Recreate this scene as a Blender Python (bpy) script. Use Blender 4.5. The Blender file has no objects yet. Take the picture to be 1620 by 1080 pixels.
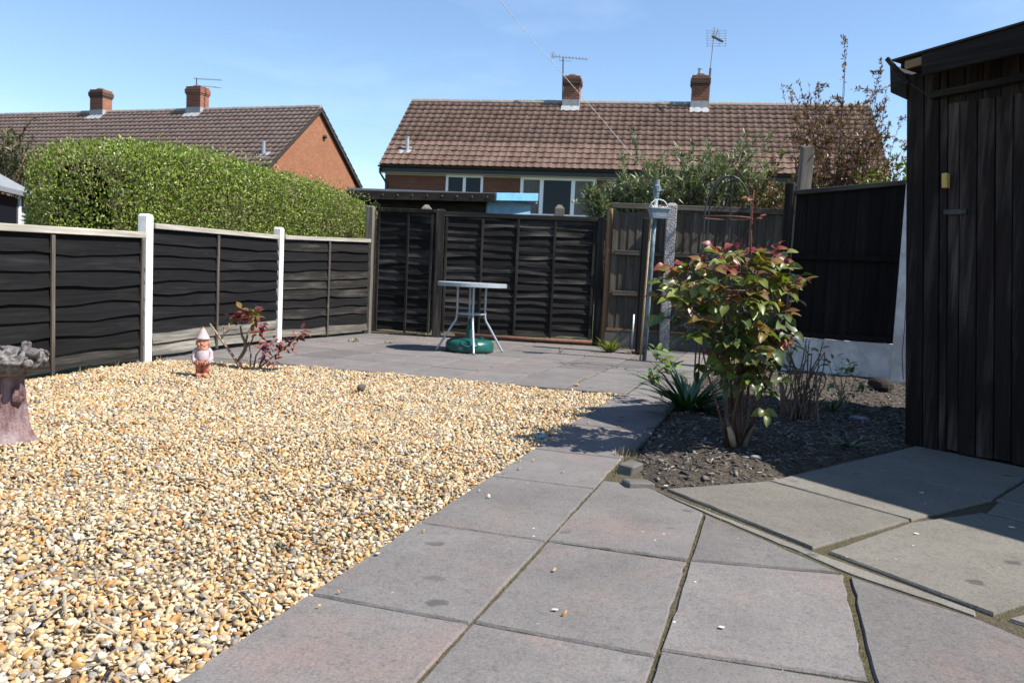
import bpy, bmesh, math, random
import numpy as np
from mathutils import Vector, Matrix, Euler

random.seed(7)
rng = np.random.default_rng(11)
scene = bpy.context.scene
COL = scene.collection
R = math.radians

# ------------------------------------------------------------------ camera
H = 0.85                      # eye height
S = H / 0.97                  # survey units -> metres
PITCH, ROLL, FPX = 0.079, 0.047, 1308.0
cp, sp_ = math.cos(PITCH), math.sin(PITCH)
FWD = Vector((0, cp, -sp_)); _up = Vector((0, sp_, cp)); _rt = Vector((1, 0, 0))
RT = _rt * math.cos(ROLL) + _up * math.sin(ROLL)
UP = -_rt * math.sin(ROLL) + _up * math.cos(ROLL)
cam = bpy.data.cameras.new('camera'); camo = bpy.data.objects.new('camera', cam); COL.objects.link(camo)
cm = Matrix((RT, UP, -FWD)).transposed().to_4x4(); cm.translation = (0, 0, H)
camo.matrix_world = cm
cam.sensor_width = 22.3; cam.lens = FPX / 1620 * 22.3
cam.clip_start = 0.05; cam.clip_end = 3000
cam.dof.use_dof = True; cam.dof.focus_distance = 2.9; cam.dof.aperture_fstop = 6.3
scene.camera = camo
scene.render.resolution_x = 1024; scene.render.resolution_y = 682

# ------------------------------------------------------------------ light
SUN_AZ = math.atan2(0.95, -0.312); SUN_EL = R(51.3)
world = bpy.data.worlds.new('World'); scene.world = world; world.use_nodes = True
wt = world.node_tree; wt.nodes.clear()
wo = wt.nodes.new('ShaderNodeOutputWorld'); bg = wt.nodes.new('ShaderNodeBackground')
sky = wt.nodes.new('ShaderNodeTexSky'); sky.sky_type = 'NISHITA'; sky.sun_disc = False
sky.sun_elevation = SUN_EL; sky.sun_rotation = SUN_AZ
sky.air_density = 1.0; sky.dust_density = 0.12; sky.ozone_density = 3.6
tc = wt.nodes.new('ShaderNodeTexCoord'); mp = wt.nodes.new('ShaderNodeMapping')
mp.inputs['Scale'].default_value = (1.2, 1.2, 4.5); mp.inputs['Rotation'].default_value = (0.15, 0.1, 0.5)
wn = wt.nodes.new('ShaderNodeTexNoise'); wn.inputs['Scale'].default_value = 1.7; wn.inputs['Detail'].default_value = 7; wn.inputs['Roughness'].default_value = .6
wr = wt.nodes.new('ShaderNodeValToRGB'); wr.color_ramp.elements[0].position = .5; wr.color_ramp.elements[0].color = (0, 0, 0, 1)
wr.color_ramp.elements[1].position = .9; wr.color_ramp.elements[1].color = (.24, .24, .24, 1)
wm = wt.nodes.new('ShaderNodeMix'); wm.data_type = 'RGBA'; wm.inputs[7].default_value = (7.5, 8.2, 9.0, 1)
L = wt.links.new
L(tc.outputs['Generated'], mp.inputs[0]); L(mp.outputs[0], wn.inputs['Vector']); L(wn.outputs['Fac'], wr.inputs[0])
L(wr.outputs[0], wm.inputs[0]); L(sky.outputs[0], wm.inputs[6]); L(wm.outputs[2], bg.inputs[0]); L(bg.outputs[0], wo.inputs[0])
bg.inputs[1].default_value = 0.108
sun = bpy.data.lights.new('sun', 'SUN'); sun.energy = 5.0; sun.angle = R(0.53); sun.color = (1, .95, .87)
suno = bpy.data.objects.new('sun', sun); COL.objects.link(suno)
SV = Vector((math.sin(SUN_AZ) * math.cos(SUN_EL), math.cos(SUN_AZ) * math.cos(SUN_EL), math.sin(SUN_EL)))
suno.rotation_euler = SV.to_track_quat('Z', 'Y').to_euler(); suno.location = (8, -4, 12)
vs = scene.view_settings
vs.view_transform = 'Standard'; vs.look = 'None'; vs.exposure = 0.9; vs.gamma = 1.0; vs.use_curve_mapping = False
scene.cycles.max_bounces = 6; scene.cycles.diffuse_bounces = 3; scene.cycles.glossy_bounces = 3
scene.cycles.transmission_bounces = 4; scene.cycles.transparent_max_bounces = 6

# ------------------------------------------------------------------ survey helpers
def ray(x, y): return FWD + RT * ((x - 810) / FPX) + UP * ((540 - y) / FPX)
def G(x, y, z=0.0):
    r = ray(x, y); t = (z - H) / r.z
    return Vector((0, 0, H)) + r * t
def PL(x, y, A, B):
    """sight line meets the upright plane through A and B: (distance along AB, height)"""
    d = Vector((B[0] - A[0], B[1] - A[1])); n = Vector((-d.y, d.x)); r = ray(x, y)
    t = (n.x * A[0] + n.y * A[1]) / (n.x * r.x + n.y * r.y)
    P = Vector((r.x * t, r.y * t)); d.normalize()
    return (P - Vector((A[0], A[1]))).dot(d), H + r.z * t
def DP(x, y, Y):
    r = ray(x, y); t = Y / r.y
    return Vector((0, 0, H)) + r * t
YAW = 0.3086
UX, UY = math.sin(YAW), math.cos(YAW)
def UV(u, v, z=0.0): return Vector(((u * UX + v * UY) * S, (u * UY - v * UX) * S, z))
def W2(x, y, z=0.0): return Vector((x * S, y * S, z))
def proj(P):
    d = Vector(P) - Vector((0, 0, H)); z = d.dot(FWD)
    return (810 + FPX * d.dot(RT) / z, 540 - FPX * d.dot(UP) / z) if z > .01 else (-9999, -9999)

# ------------------------------------------------------------------ objects
def thing(name, label, cat, loc=(0, 0, 0), rz=0.0, group=None):
    o = bpy.data.objects.new(name, None); COL.objects.link(o)
    o.location = loc; o.rotation_euler = (0, 0, rz); o.empty_display_size = .1
    o['label'] = label; o['category'] = cat
    if group: o['group'] = group
    return o
def tag(o, label, cat, group=None):
    o['label'] = label; o['category'] = cat
    if group: o['group'] = group
    return o
def mat_of(o):
    return Matrix.Translation(o.location) @ o.rotation_euler.to_matrix().to_4x4()
def link(name, me, m=None, parent=None, loc=None, rot=None, scale=None):
    o = bpy.data.objects.new(name, me); COL.objects.link(o)
    if m is not None and me is not None and len(me.materials) == 0: me.materials.append(m)
    if parent: o.parent = parent
    if loc is not None: o.location = loc
    if rot is not None: o.rotation_euler = rot
    if scale is not None: o.scale = scale
    return o

class MB:
    def __init__(s): s.v = []; s.f = []
    def add(s, vs, fs, M=None):
        k = len(s.v)
        s.v += [tuple(M @ Vector(p)) for p in vs] if M is not None else [tuple(p) for p in vs]
        s.f += [tuple(i + k for i in f) for f in fs]; return s
    def box(s, x0, x1, y0, y1, z0, z1, M=None):
        return s.add([(x0,y0,z0),(x1,y0,z0),(x1,y1,z0),(x0,y1,z0),(x0,y0,z1),(x1,y0,z1),(x1,y1,z1),(x0,y1,z1)],
                     [(0,3,2,1),(4,5,6,7),(0,1,5,4),(1,2,6,5),(2,3,7,6),(3,0,4,7)], M)
    def prism(s, poly, z0, z1, M=None):
        n = len(poly)
        a = sum(poly[i][0]*poly[(i+1)%n][1]-poly[(i+1)%n][0]*poly[i][1] for i in range(n))
        if a < 0: poly = poly[::-1]
        return s.add([(p[0],p[1],z0) for p in poly]+[(p[0],p[1],z1) for p in poly],
                     [tuple(range(n-1,-1,-1)), tuple(range(n,2*n))]+[(i,(i+1)%n,n+(i+1)%n,n+i) for i in range(n)], M)
    def tube(s, pts, rad, n=8, cap=True, M=None):
        pts = [Vector(p) for p in pts]; k = len(pts)
        if not hasattr(rad, '__len__'): rad = [rad]*k
        vs, fs = [], []
        t0 = (pts[1]-pts[0]).normalized()
        ref = Vector((0,0,1)) if abs(t0.z) < .9 else Vector((1,0,0))
        a = t0.cross(ref).normalized()
        for i in range(k):
            t = ((pts[min(i+1,k-1)]-pts[i]).normalized()+(pts[i]-pts[max(i-1,0)]).normalized())
            if t.length < 1e-6: t = t0
            t.normalize(); a = (a - t*a.dot(t)).normalized(); b = t.cross(a)
            for j in range(n):
                w = 2*math.pi*j/n
                vs.append(pts[i]+(a*math.cos(w)+b*math.sin(w))*rad[i])
        for i in range(k-1):
            for j in range(n):
                fs.append((i*n+j, i*n+(j+1)%n, (i+1)*n+(j+1)%n, (i+1)*n+j))
        if cap: fs += [tuple(range(n-1,-1,-1)), tuple(range((k-1)*n, k*n))]
        return s.add(vs, fs, M)
    def lathe(s, prof, n=24, M=None, fn=None):
        vs, fs = [], []; k = len(prof)
        for i,(r,z) in enumerate(prof):
            for j in range(n):
                w = 2*math.pi*j/n
                rr, zz = (r, z) if fn is None else fn(r, z, w)
                vs.append((rr*math.cos(w), rr*math.sin(w), zz))
        for i in range(k-1):
            for j in range(n):
                fs.append((i*n+j, i*n+(j+1)%n, (i+1)*n+(j+1)%n, (i+1)*n+j))
        fs += [tuple(range(n-1,-1,-1)), tuple(range((k-1)*n, k*n))]
        return s.add(vs, fs, M)
    def ell(s, c, r, nu=14, nv=9, M=None, fn=None):
        vs, fs = [], []
        for i in range(nv+1):
            th = math.pi*i/nv
            for j in range(nu):
                w = 2*math.pi*j/nu
                p = Vector((math.sin(th)*math.cos(w), math.sin(th)*math.sin(w), math.cos(th)))
                if fn: p = p*fn(p)
                vs.append((c[0]+p.x*r[0], c[1]+p.y*r[1], c[2]+p.z*r[2]))
        for i in range(nv):
            for j in range(nu):
                fs.append((i*nu+j, (i+1)*nu+j, (i+1)*nu+(j+1)%nu, i*nu+(j+1)%nu))
        return s.add(vs, fs, M)
    def mesh(s, name, smooth=False, bevel=0, weld=False):
        me = bpy.data.meshes.new(name); me.from_pydata(s.v, [], s.f)
        if bevel or weld:
            bm = bmesh.new(); bm.from_mesh(me)
            if weld: bmesh.ops.remove_doubles(bm, verts=bm.verts, dist=1e-5)
            if bevel:
                ed = [e for e in bm.edges if len(e.link_faces) == 2 and e.calc_face_angle(0) > .6]
                bmesh.ops.bevel(bm, geom=ed, offset=bevel, segments=1, affect='EDGES', profile=.5)
            bm.to_mesh(me); bm.free()
        if smooth: me.polygons.foreach_set('use_smooth', [True]*len(me.polygons))
        me.update(); return me
    def build(s, name, m, parent=None, smooth=False, bevel=0, world=False, weld=False):
        if world and parent is not None:
            Mi = mat_of(parent).inverted(); s.v = [tuple(Mi @ Vector(p)) for p in s.v]
        return link(name, s.mesh(name, smooth, bevel, weld), m, parent)

def np_mesh(name, V, F, C=None, smooth=False):
    """V (n,3), F (m,k) arrays, C (n,3) vertex colours"""
    me = bpy.data.meshes.new(name); V = np.asarray(V, np.float32); F = np.asarray(F, np.int32)
    me.vertices.add(len(V)); me.vertices.foreach_set('co', V.ravel())
    k = F.shape[1]; me.loops.add(F.size); me.loops.foreach_set('vertex_index', F.ravel())
    me.polygons.add(len(F)); me.polygons.foreach_set('loop_start', np.arange(0, F.size, k, dtype=np.int32))
    me.polygons.foreach_set('loop_total', np.full(len(F), k, np.int32))
    if smooth: me.polygons.foreach_set('use_smooth', np.ones(len(F), bool))
    me.update(calc_edges=True)
    if C is not None:
        at = me.color_attributes.new('Col', 'FLOAT_COLOR', 'POINT')
        at.data.foreach_set('color', np.hstack([C, np.ones((len(C), 1))]).astype(np.float32).ravel())
    return me

# ------------------------------------------------------------------ materials
class NT:
    def __init__(s, name, rough=.8, spec=.3):
        s.m = bpy.data.materials.new(name); s.m.use_nodes = True; s.t = s.m.node_tree
        s.b = s.t.nodes['Principled BSDF']; s.b.inputs['Roughness'].default_value = rough
        s.b.inputs['Specular IOR Level'].default_value = spec
        s._o = None; s._r = None
    def n(s, typ, **k):
        n = s.t.nodes.new(typ)
        for a, v in k.items(): setattr(n, a, v)
        return n
    def l(s, a, b): s.t.links.new(a, b)
    def put(s, sock, v):
        if hasattr(v, 'is_output') or isinstance(v, bpy.types.NodeSocket): s.l(v, sock)
        elif hasattr(v, '__len__') and len(v) == 3 and sock.type == 'RGBA': sock.default_value = (*v, 1)
        else: sock.default_value = v
    @property
    def obj(s):
        if s._o is None: s._o = s.n('ShaderNodeTexCoord').outputs['Object']
        return s._o
    @property
    def rnd(s):
        if s._r is None: s._r = s.n('ShaderNodeObjectInfo').outputs['Random']
        return s._r
    def map(s, vec, sc=(1,1,1), rot=(0,0,0), off=None):
        n = s.n('ShaderNodeMapping'); s.l(vec, n.inputs[0]); n.inputs['Scale'].default_value = sc; n.inputs['Rotation'].default_value = rot
        if off is not None:
            c = s.n('ShaderNodeCombineXYZ'); mm = s.math('MULTIPLY', off, 37.0)
            s.l(mm, c.inputs[0]); s.l(mm, c.inputs[1]); s.l(mm, c.inputs[2]); s.l(c.outputs[0], n.inputs['Location'])
        return n.outputs[0]
    def math(s, op, a, b=0.0, clamp=False):
        n = s.n('ShaderNodeMath', operation=op, use_clamp=clamp); s.put(n.inputs[0], a); s.put(n.inputs[1], b); return n.outputs[0]
    def noise(s, vec, scale, detail=4, rough=.55, dist=0):
        n = s.n('ShaderNodeTexNoise'); s.l(vec, n.inputs['Vector']); n.inputs['Scale'].default_value = scale
        n.inputs['Detail'].default_value = detail; n.inputs['Roughness'].default_value = rough; n.inputs['Distortion'].default_value = dist
        return n.outputs['Fac']
    def vor(s, vec, scale, feature='F1', out='Distance', rnd=1.0):
        n = s.n('ShaderNodeTexVoronoi', feature=feature); s.l(vec, n.inputs['Vector']); n.inputs['Scale'].default_value = scale
        n.inputs['Randomness'].default_value = rnd
        return n.outputs[out]
    def ramp(s, f, stops):
        n = s.n('ShaderNodeValToRGB'); s.l(f, n.inputs[0]); e = n.color_ramp.elements
        while len(e) < len(stops): e.new(.5)
        for q, (p, c) in zip(e, stops):
            q.position = p; q.color = (c, c, c, 1) if not hasattr(c, '__len__') else (*c, 1)
        return n.outputs[0]
    def mix(s, f, a, b, mode='MIX'):
        n = s.n('ShaderNodeMix', data_type='RGBA', blend_type=mode); s.put(n.inputs[0], f); s.put(n.inputs[6], a); s.put(n.inputs[7], b)
        return n.outputs[2]
    def col(s, v): s.put(s.b.inputs['Base Color'], v)
    def bump(s, h, strength=.3, dist=.01):
        n = s.n('ShaderNodeBump'); n.inputs['Strength'].default_value = strength; n.inputs['Distance'].default_value = dist
        s.l(h, n.inputs['Height']); s.l(n.outputs[0], s.b.inputs['Normal'])

def m_wood(name, base, base2, wear, wear_amt=.5, axis=0, rough=.85, knots=True, streak=1.0):
    t = NT(name, rough, .2)
    sc = [55, 55, 55]; sc[axis] = 2.2
    v = t.map(t.obj, tuple(sc), off=t.rnd)
    g = t.noise(v, 1.0, 5, .6)
    sc2 = [9, 9, 9]; sc2[axis] = 1.1
    big = t.noise(t.map(t.obj, tuple(sc2), off=t.rnd), 1.0, 4, .6)
    c = t.mix(t.ramp(g, [(.3, 0), (.7, 1)]), base, base2)
    w = t.math('MULTIPLY', t.ramp(big, [(.62 - .3*wear_amt, 0), (.86 - .2*wear_amt, 1)]), t.ramp(g, [(.35, .25), (.65, 1)]))
    c = t.mix(t.math('MULTIPLY', w, streak), c, wear)
    sc3 = [7, 7, 7]; sc3[axis] = 3.0
    kd = t.vor(t.map(t.obj, tuple(sc3), off=t.rnd), 1.0)
    c = t.mix(t.ramp(kd, [(.05,.7),(.10,.35),(.13,0)]), c, tuple(x*1.6 for x in base2))
    hs = t.n('ShaderNodeHueSaturation'); t.l(c, hs.inputs['Color'])
    t.l(t.math('ADD', t.math('MULTIPLY', t.rnd, .5), .75), hs.inputs['Value'])
    t.col(hs.outputs[0]); t.bump(g, .45, .006)
    return t.m

def m_plain(name, col, rough=.6, spec=.4, var=.15, scale=18, metal=0.0, bump=0.0):
    t = NT(name, rough, spec)
    n = t.noise(t.obj, scale, 5, .6)
    t.col(t.mix(t.ramp(n, [(.3, 0), (.7, 1)]), tuple(x*(1-var) for x in col), tuple(min(1, x*(1+var)) for x in col)))
    t.b.inputs['Metallic'].default_value = metal
    if bump: t.bump(n, bump, .01)
    return t.m

def m_leaf(name, col=None, rough=.45, spec=.4, trans=.25, tint=(.9, 1.1, .5), back=None):
    """leaf: colour attribute or one colour; light passes through"""
    t = NT(name, rough, spec)
    if col is None:
        a = t.n('ShaderNodeAttribute', attribute_name='Col'); c = a.outputs['Color']
    else:
        hs = t.n('ShaderNodeHueSaturation'); hs.inputs['Color'].default_value = (*col, 1)
        t.l(t.math('ADD', t.math('MULTIPLY', t.rnd, .7), .65), hs.inputs['Value'])
        t.l(t.math('ADD', t.math('MULTIPLY', t.rnd, .06), .47), hs.inputs['Hue'])
        c = hs.outputs[0]
    t.col(c)
    tr = t.n('ShaderNodeBsdfTranslucent'); t.l(t.mix(1.0, c, tint, 'MULTIPLY'), tr.inputs[0])
    ms = t.n('ShaderNodeMixShader'); ms.inputs[0].default_value = trans
    out = t.t.nodes['Material Output']
    t.l(t.b.outputs[0], ms.inputs[1]); t.l(tr.outputs[0], ms.inputs[2]); t.l(ms.outputs[0], out.inputs[0])
    return t.m
M = {}
M['fence_black'] = m_wood('fence_black', (0.0016,0.0016,0.0019), (0.0076,0.0076,0.0085), (0.0245,0.023,0.0223), .3)
M['fence_worn'] = m_wood('fence_worn', (0.0048,0.0045,0.0043), (0.0208,0.0192,0.0176), (0.1,0.0912,0.08), .40)
M['fence_bare'] = m_wood('fence_bare', (.045,.042,.036), (.11,.10,.086), (.27,.25,.215), .85)
M['gate_black'] = m_wood('gate_black', (0.0036,0.0033,0.0031), (0.0115,0.0104,0.0094), (0.144,0.1296,0.1188), .48)
M['gate_frame'] = m_wood('gate_frame', (0.0097,0.0086,0.0075), (0.021,0.0188,0.0165), (0.09,0.081,0.0713), .4, 2)
M['cap_wood'] = m_wood('cap_wood', (.22,.20,.17), (.36,.33,.28), (.60,.57,.50), .8)
M['batten'] = m_wood('batten', (0.0375,0.03,0.024), (0.0825,0.0713,0.06), (0.195,0.1725,0.1425), .6, 2)
M['batten_black'] = m_wood('batten_black', (.014,.012,.011), (.032,.028,.025), (.13,.115,.1), .45, 2)
M['post_wood'] = m_wood('post_wood', (.10,.088,.072), (.18,.16,.135), (.32,.29,.25), .6, 2)
M['brown_wood'] = m_wood('brown_wood', (.15,.088,.046), (.24,.15,.082), (.30,.24,.18), .4, 2)
M['featheredge'] = m_wood('featheredge', (0.0416,0.0351,0.0273), (0.078,0.065,0.052), (0.156,0.1404,0.1196), .5, 2)
M['rail_grey'] = m_wood('rail_grey', (0.04,0.036,0.0304), (0.072,0.064,0.0544), (0.152,0.1376,0.12), .55, 0)
M['panel_black'] = m_wood('panel_black', (0.0042,0.0035,0.0035), (0.0091,0.0077,0.007), (0.021,0.0182,0.0161), .3, 2)
M['shed_wood'] = m_wood('shed_wood', (.0075,.0052,.0046), (.0205,.0142,.0122), (.12,.096,.085), .5, 2)
M['shed_trim'] = m_wood('shed_trim', (0.007,0.0056,0.0052), (0.0182,0.0147,0.0133), (0.056,0.0476,0.042), .4, 0)
M['shed_pale'] = m_wood('shed_pale', (.18,.13,.08), (.27,.2,.13), (.3,.25,.2), .3, 0)
M['dark_wood'] = m_wood('dark_wood', (.015,.012,.010), (.033,.027,.023), (.07,.06,.05), .4, 0)
M['grey_clad'] = m_wood('grey_clad', (.38,.38,.40), (.5,.5,.52), (.6,.6,.62), .5, 0)
M['white_post'] = m_plain('white_post', (.76,.75,.71), .75, .3, .10, 14, 0, .15)
M['white_plastic'] = m_plain('white_plastic', (.78,.79,.8), .35, .5, .04)
M['felt'] = m_plain('felt', (.20,.215,.23), .9, .2, .15, 30)
M['tin_dark'] = m_plain('tin_dark', (.035,.03,.028), .8, .3, .3, 10)
M['blue_paint'] = m_plain('blue_paint', (.13,.34,.52), .6, .4, .15, 7)
M['blue_paint2'] = m_plain('blue_paint2', (.16,.30,.42), .65, .4, .2, 7)
M['black_plastic'] = m_plain('black_plastic', (.012,.012,.014), .4, .5, .1)
M['black_iron'] = m_plain('black_iron', (.02,.02,.022), .5, .5, .3, 30)
M['rust'] = m_plain('rust', (.13,.062,.042), .8, .3, .3, 25, 0, .2)
M['lead'] = m_plain('lead', (0.31,0.3162,0.3224), .6, .4, .2, 6)
M['galv'] = m_plain('galv', (.42,.43,.44), .45, .5, .15, 30, .6)
M['aerial_metal'] = m_plain('aerial_metal', (.34,.36,.38), .45, .5, .1, 30, .3)
M['aerial_pole'] = m_plain('aerial_pole', (.07,.07,.08), .5, .5, .1)
M['cable'] = m_plain('cable', (.55,.56,.56), .6, .3, .05)
M['table_metal'] = m_plain('table_metal', (.36,.40,.44), .38, .5, .08, 20, .25)
M['green_plastic'] = m_plain('green_plastic', (.008,.075,.062), .33, .5, .12, 8)
M['pole_paint'] = None
t = NT('pole_paint', .55, .4); n = t.noise(t.map(t.obj, (30,30,9)), 1, 5, .65)
t.col(t.mix(t.ramp(n, [(.42,0),(.56,1)]), (.055,.09,.11), (.17,.225,.25))); M['pole_paint'] = t.m
M['blue_plastic'] = m_plain('blue_plastic', (.20,.245,.30), .45, .4, .12)
M['peg_pale'] = m_plain('peg_pale', (.62,.52,.42), .7, .3, .2, 40)
M['glass'] = None
t = NT('glass', .05, .22); t.col((.010,.012,.018)); M['glass'] = t.m
t = NT('table_glass', .08, .6); t.col((.33,.37,.40)); M['table_glass'] = t.m
t = NT('curtain', .9, .1); w = t.n('ShaderNodeTexWave'); t.l(t.obj, w.inputs['Vector']); w.inputs['Scale'].default_value = 4; w.inputs['Distortion'].default_value = 1.5
t.col(t.mix(w.outputs['Fac'], (.40,.37,.31), (.75,.71,.62))); M['curtain'] = t.m
t = NT('room_dark', .9, .1); t.col((.02,.02,.022)); M['room_dark'] = t.m

# concrete with aggregate (fence post)
t = NT('concrete_post', .9, .2); v = t.vor(t.obj, 55); n = t.noise(t.obj, 12, 5)
t.col(t.mix(t.ramp(v, [(.1,0),(.7,1)]), (.15,.145,.145), (.36,.345,.33))); t.bump(v, .8, .012); M['concrete_post'] = t.m
t = NT('concrete', .9, .2); n = t.noise(t.obj, 60, 4, .7); b = t.noise(t.obj, 5, 5)
t.col(t.mix(t.ramp(b, [(.35,0),(.65,1)]), t.mix(n, (.055,.052,.047), (.12,.114,.105)), t.mix(n, (.085,.081,.074), (.155,.149,.14)))); t.bump(n, .4, .006); M['concrete'] = t.m
# white roughcast wall
t = NT('render_white', .95, .1); n = t.noise(t.obj, 70, 4, .7); b = t.noise(t.obj, 3.5, 6, .65)
t.col(t.mix(t.ramp(b, [(.40,0),(.62,1)]), (.48,.46,.44), (.72,.71,.70))); t.bump(n, .7, .01); M['render_white'] = t.m

# grey paving: speckled concrete, pink stains, dark lichen blots, pale specks
def m_slab(name, ca, cb, pink, blots=True):
    t = NT(name, .92, .18)
    v = t.map(t.obj, (1,1,1), off=t.rnd)
    fine = t.noise(v, 125, 3, .8); mid = t.noise(v, 30, 6, .7); big = t.noise(v, 3.6, 5, .6)
    c = t.mix(t.ramp(big, [(.3,0),(.72,1)]), ca, cb)
    if pink:
        p = t.math('MULTIPLY', t.ramp(t.noise(t.map(t.obj, (1,1,1), off=t.rnd), 2.6, 5, .65), [(.50,0),(.72,.75)]), t.ramp(mid, [(.3,.3),(.7,1)]))
        c = t.mix(p, c, pink)
    c = t.mix(t.ramp(mid, [(.28,.45),(.50,0)]), c, tuple(x*.6 for x in ca))
    c = t.mix(1.0, c, t.ramp(fine, [(.30,(.60,.60,.60)),(.50,(1,1,1)),(.74,(1.0,1.0,1.0))]), 'MULTIPLY')
    c = t.mix(t.ramp(fine, [(.60,0),(.76,.45)]), c, (.34,.33,.315))
    if blots:
        vv = t.map(t.obj, (1,1,1), rot=(0,0,.4), off=t.rnd)
        d = t.vor(t.map(t.obj, (1,1.2,1), rot=(0,0,.4), off=t.rnd), 4.2, rnd=1.0); e = t.math('ADD', d, t.math('MULTIPLY', t.math('SUBTRACT', mid, .5), .18))
        c = t.mix(t.math('MULTIPLY', t.ramp(e, [(.09,.8),(.14,0)]), t.ramp(t.noise(vv, 1.9, 2, .5), [(.46,0),(.52,1)])), c, (.060,.058,.058))
        d2 = t.vor(vv, 11, rnd=1.0)
        c = t.mix(t.math('MULTIPLY', t.ramp(d2, [(.035,.85),(.055,0)]), t.ramp(big, [(.5,0),(.6,1)])), c, (.62,.62,.60))
    hs = t.n('ShaderNodeHueSaturation'); t.l(c, hs.inputs['Color'])
    t.l(t.math('ADD', t.math('MULTIPLY', t.rnd, .26), .87), hs.inputs['Value'])
    t.col(hs.outputs[0])
    h = t.math('ADD', t.math('MULTIPLY', fine, .5), t.math('MULTIPLY', mid, .9)); t.bump(h, .55, .006)
    return t.m
M['slab'] = m_slab('slab_grey', (.130,.121,.117), (.176,.165,.158), (.215,.150,.135))
M['slab_pink'] = m_slab('slab_pink', (.132,.119,.116), (.175,.158,.152), (.22,.15,.135))
M['slab_tan'] = m_slab('slab_tan', (.140,.129,.110), (.182,.169,.146), None, True)
# joint filler: earth, sand, moss
t = NT('joint_fill', .95, .1); n = t.noise(t.obj, 55, 5, .7); b = t.noise(t.obj, 2.8, 5, .6)
t.col(t.mix(t.ramp(b, [(.45,0),(.6,1)]), t.mix(n, (.03,.025,.018), (.17,.14,.10)), t.mix(n, (.04,.038,.018), (.14,.13,.07)))); t.bump(n, .9, .02); M['joint'] = t.m
t = NT('gravel_bed', .95, .1); n = t.noise(t.obj, 90, 4, .7)
t.col(t.mix(n, (.16,.125,.08), (.42,.34,.22))); t.bump(n, .9, .02); M['gravel_bed'] = t.m
t = NT('soil', .95, .1); n = t.noise(t.obj, 45, 6, .7); b = t.noise(t.obj, 4, 4)
t.col(t.mix(t.ramp(n, [(.35,0),(.68,1)]), (.034,.028,.023), (.145,.122,.098))); t.bump(n, 1.0, .03); M['soil'] = t.m
t = NT('ground_far', .95, .1); n = t.noise(t.obj, .9, 6, .65)
t.col(t.mix(t.ramp(n, [(.4,0),(.6,1)]), (.045,.07,.025), (.10,.095,.06))); M['ground'] = t.m
# vertex coloured stone / chips
def m_vcol(name, rough=.75, spec=.25, nscale=60, amt=.35):
    t = NT(name, rough, spec); a = t.n('ShaderNodeAttribute', attribute_name='Col')
    n = t.noise(t.obj, nscale, 4, .6)
    t.col(t.mix(1.0, a.outputs['Color'], t.ramp(n, [(.3,1-amt),(.7,1.0)]), 'MULTIPLY')); return t.m
M['stone'] = m_vcol('stone', .7, .3, 130, .3)
M['chip'] = m_vcol('chip', .9, .15, 90, .5)
# brick: axes chosen so that courses run level
def m_brick(name, ax, c1, c2, mortar, sc=1.0, stain=.0):
    t = NT(name, .92, .15)
    sx = t.n('ShaderNodeSeparateXYZ'); t.l(t.obj, sx.inputs[0]); cb = t.n('ShaderNodeCombineXYZ')
    t.l(sx.outputs[ax], cb.inputs[0]); t.l(sx.outputs[2], cb.inputs[1])
    b = t.n('ShaderNodeTexBrick'); t.l(cb.outputs[0], b.inputs['Vector'])
    b.inputs['Color1'].default_value = (*c1, 1); b.inputs['Color2'].default_value = (*c2, 1); b.inputs['Mortar'].default_value = (*mortar, 1)
    b.inputs['Scale'].default_value = 1.0; b.inputs['Brick Width'].default_value = .225*sc; b.inputs['Row Height'].default_value = .075*sc
    b.inputs['Mortar Size'].default_value = .010*sc; b.inputs['Bias'].default_value = -.1
    n = t.noise(t.obj, 1.3, 5, .6); f = t.noise(t.obj, 9, 4, .6)
    c = t.mix(1.0, b.outputs['Color'], t.mix(n, (.72,.7,.68), (1,1,1)), 'MULTIPLY')
    c = t.mix(1.0, c, t.ramp(f, [(.3,(.75,.75,.75)),(.7,(1,1,1))]), 'MULTIPLY')
    t.col(c); t.bump(b.outputs['Fac'], -.5, .01); return t.m
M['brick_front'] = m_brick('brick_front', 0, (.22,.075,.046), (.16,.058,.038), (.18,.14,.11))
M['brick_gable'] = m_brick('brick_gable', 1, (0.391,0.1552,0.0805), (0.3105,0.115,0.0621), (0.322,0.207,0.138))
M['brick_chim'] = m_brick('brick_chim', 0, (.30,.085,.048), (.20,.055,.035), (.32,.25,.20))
M['brick_chim_side'] = m_brick('brick_chim_side', 1, (.36,.12,.065), (.27,.09,.05), (.36,.28,.22))  # lighter copy of brick_chim: sunlight on the right face put into the colour
M['brick_sooty'] = m_brick('brick_sooty', 0, (.13,.065,.048), (.09,.05,.04), (.14,.12,.10))
def m_tile(name, a, b, c):
    t = NT(name, .9, .15)
    n = t.noise(t.obj, 6, 5, .65)
    at = t.n('ShaderNodeAttribute', attribute_name='Col')
    rv = t.math('FRACT', t.math('ADD', t.rnd, at.outputs['Fac']))
    cc = t.mix(t.ramp(rv, [(.0,0),(1,1)]), a, b)
    cc = t.mix(t.ramp(n, [(.48,0),(.72,.7)]), cc, c)
    t.col(cc); return t.m
M['tile_brown'] = m_tile('tile_brown', (.108,.066,.050), (.158,.100,.078), (.178,.148,.128))
M['tile_grey'] = m_tile('tile_grey', (.150,.105,.088), (.185,.132,.112), (.215,.185,.165))
t = NT('ridge', .9, .15); n = t.noise(t.obj, 3, 6, .7)
t.col(t.mix(t.ramp(n, [(.4,0),(.65,1)]), (.15,.10,.085), (.34,.31,.28))); M['ridge'] = t.m
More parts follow.
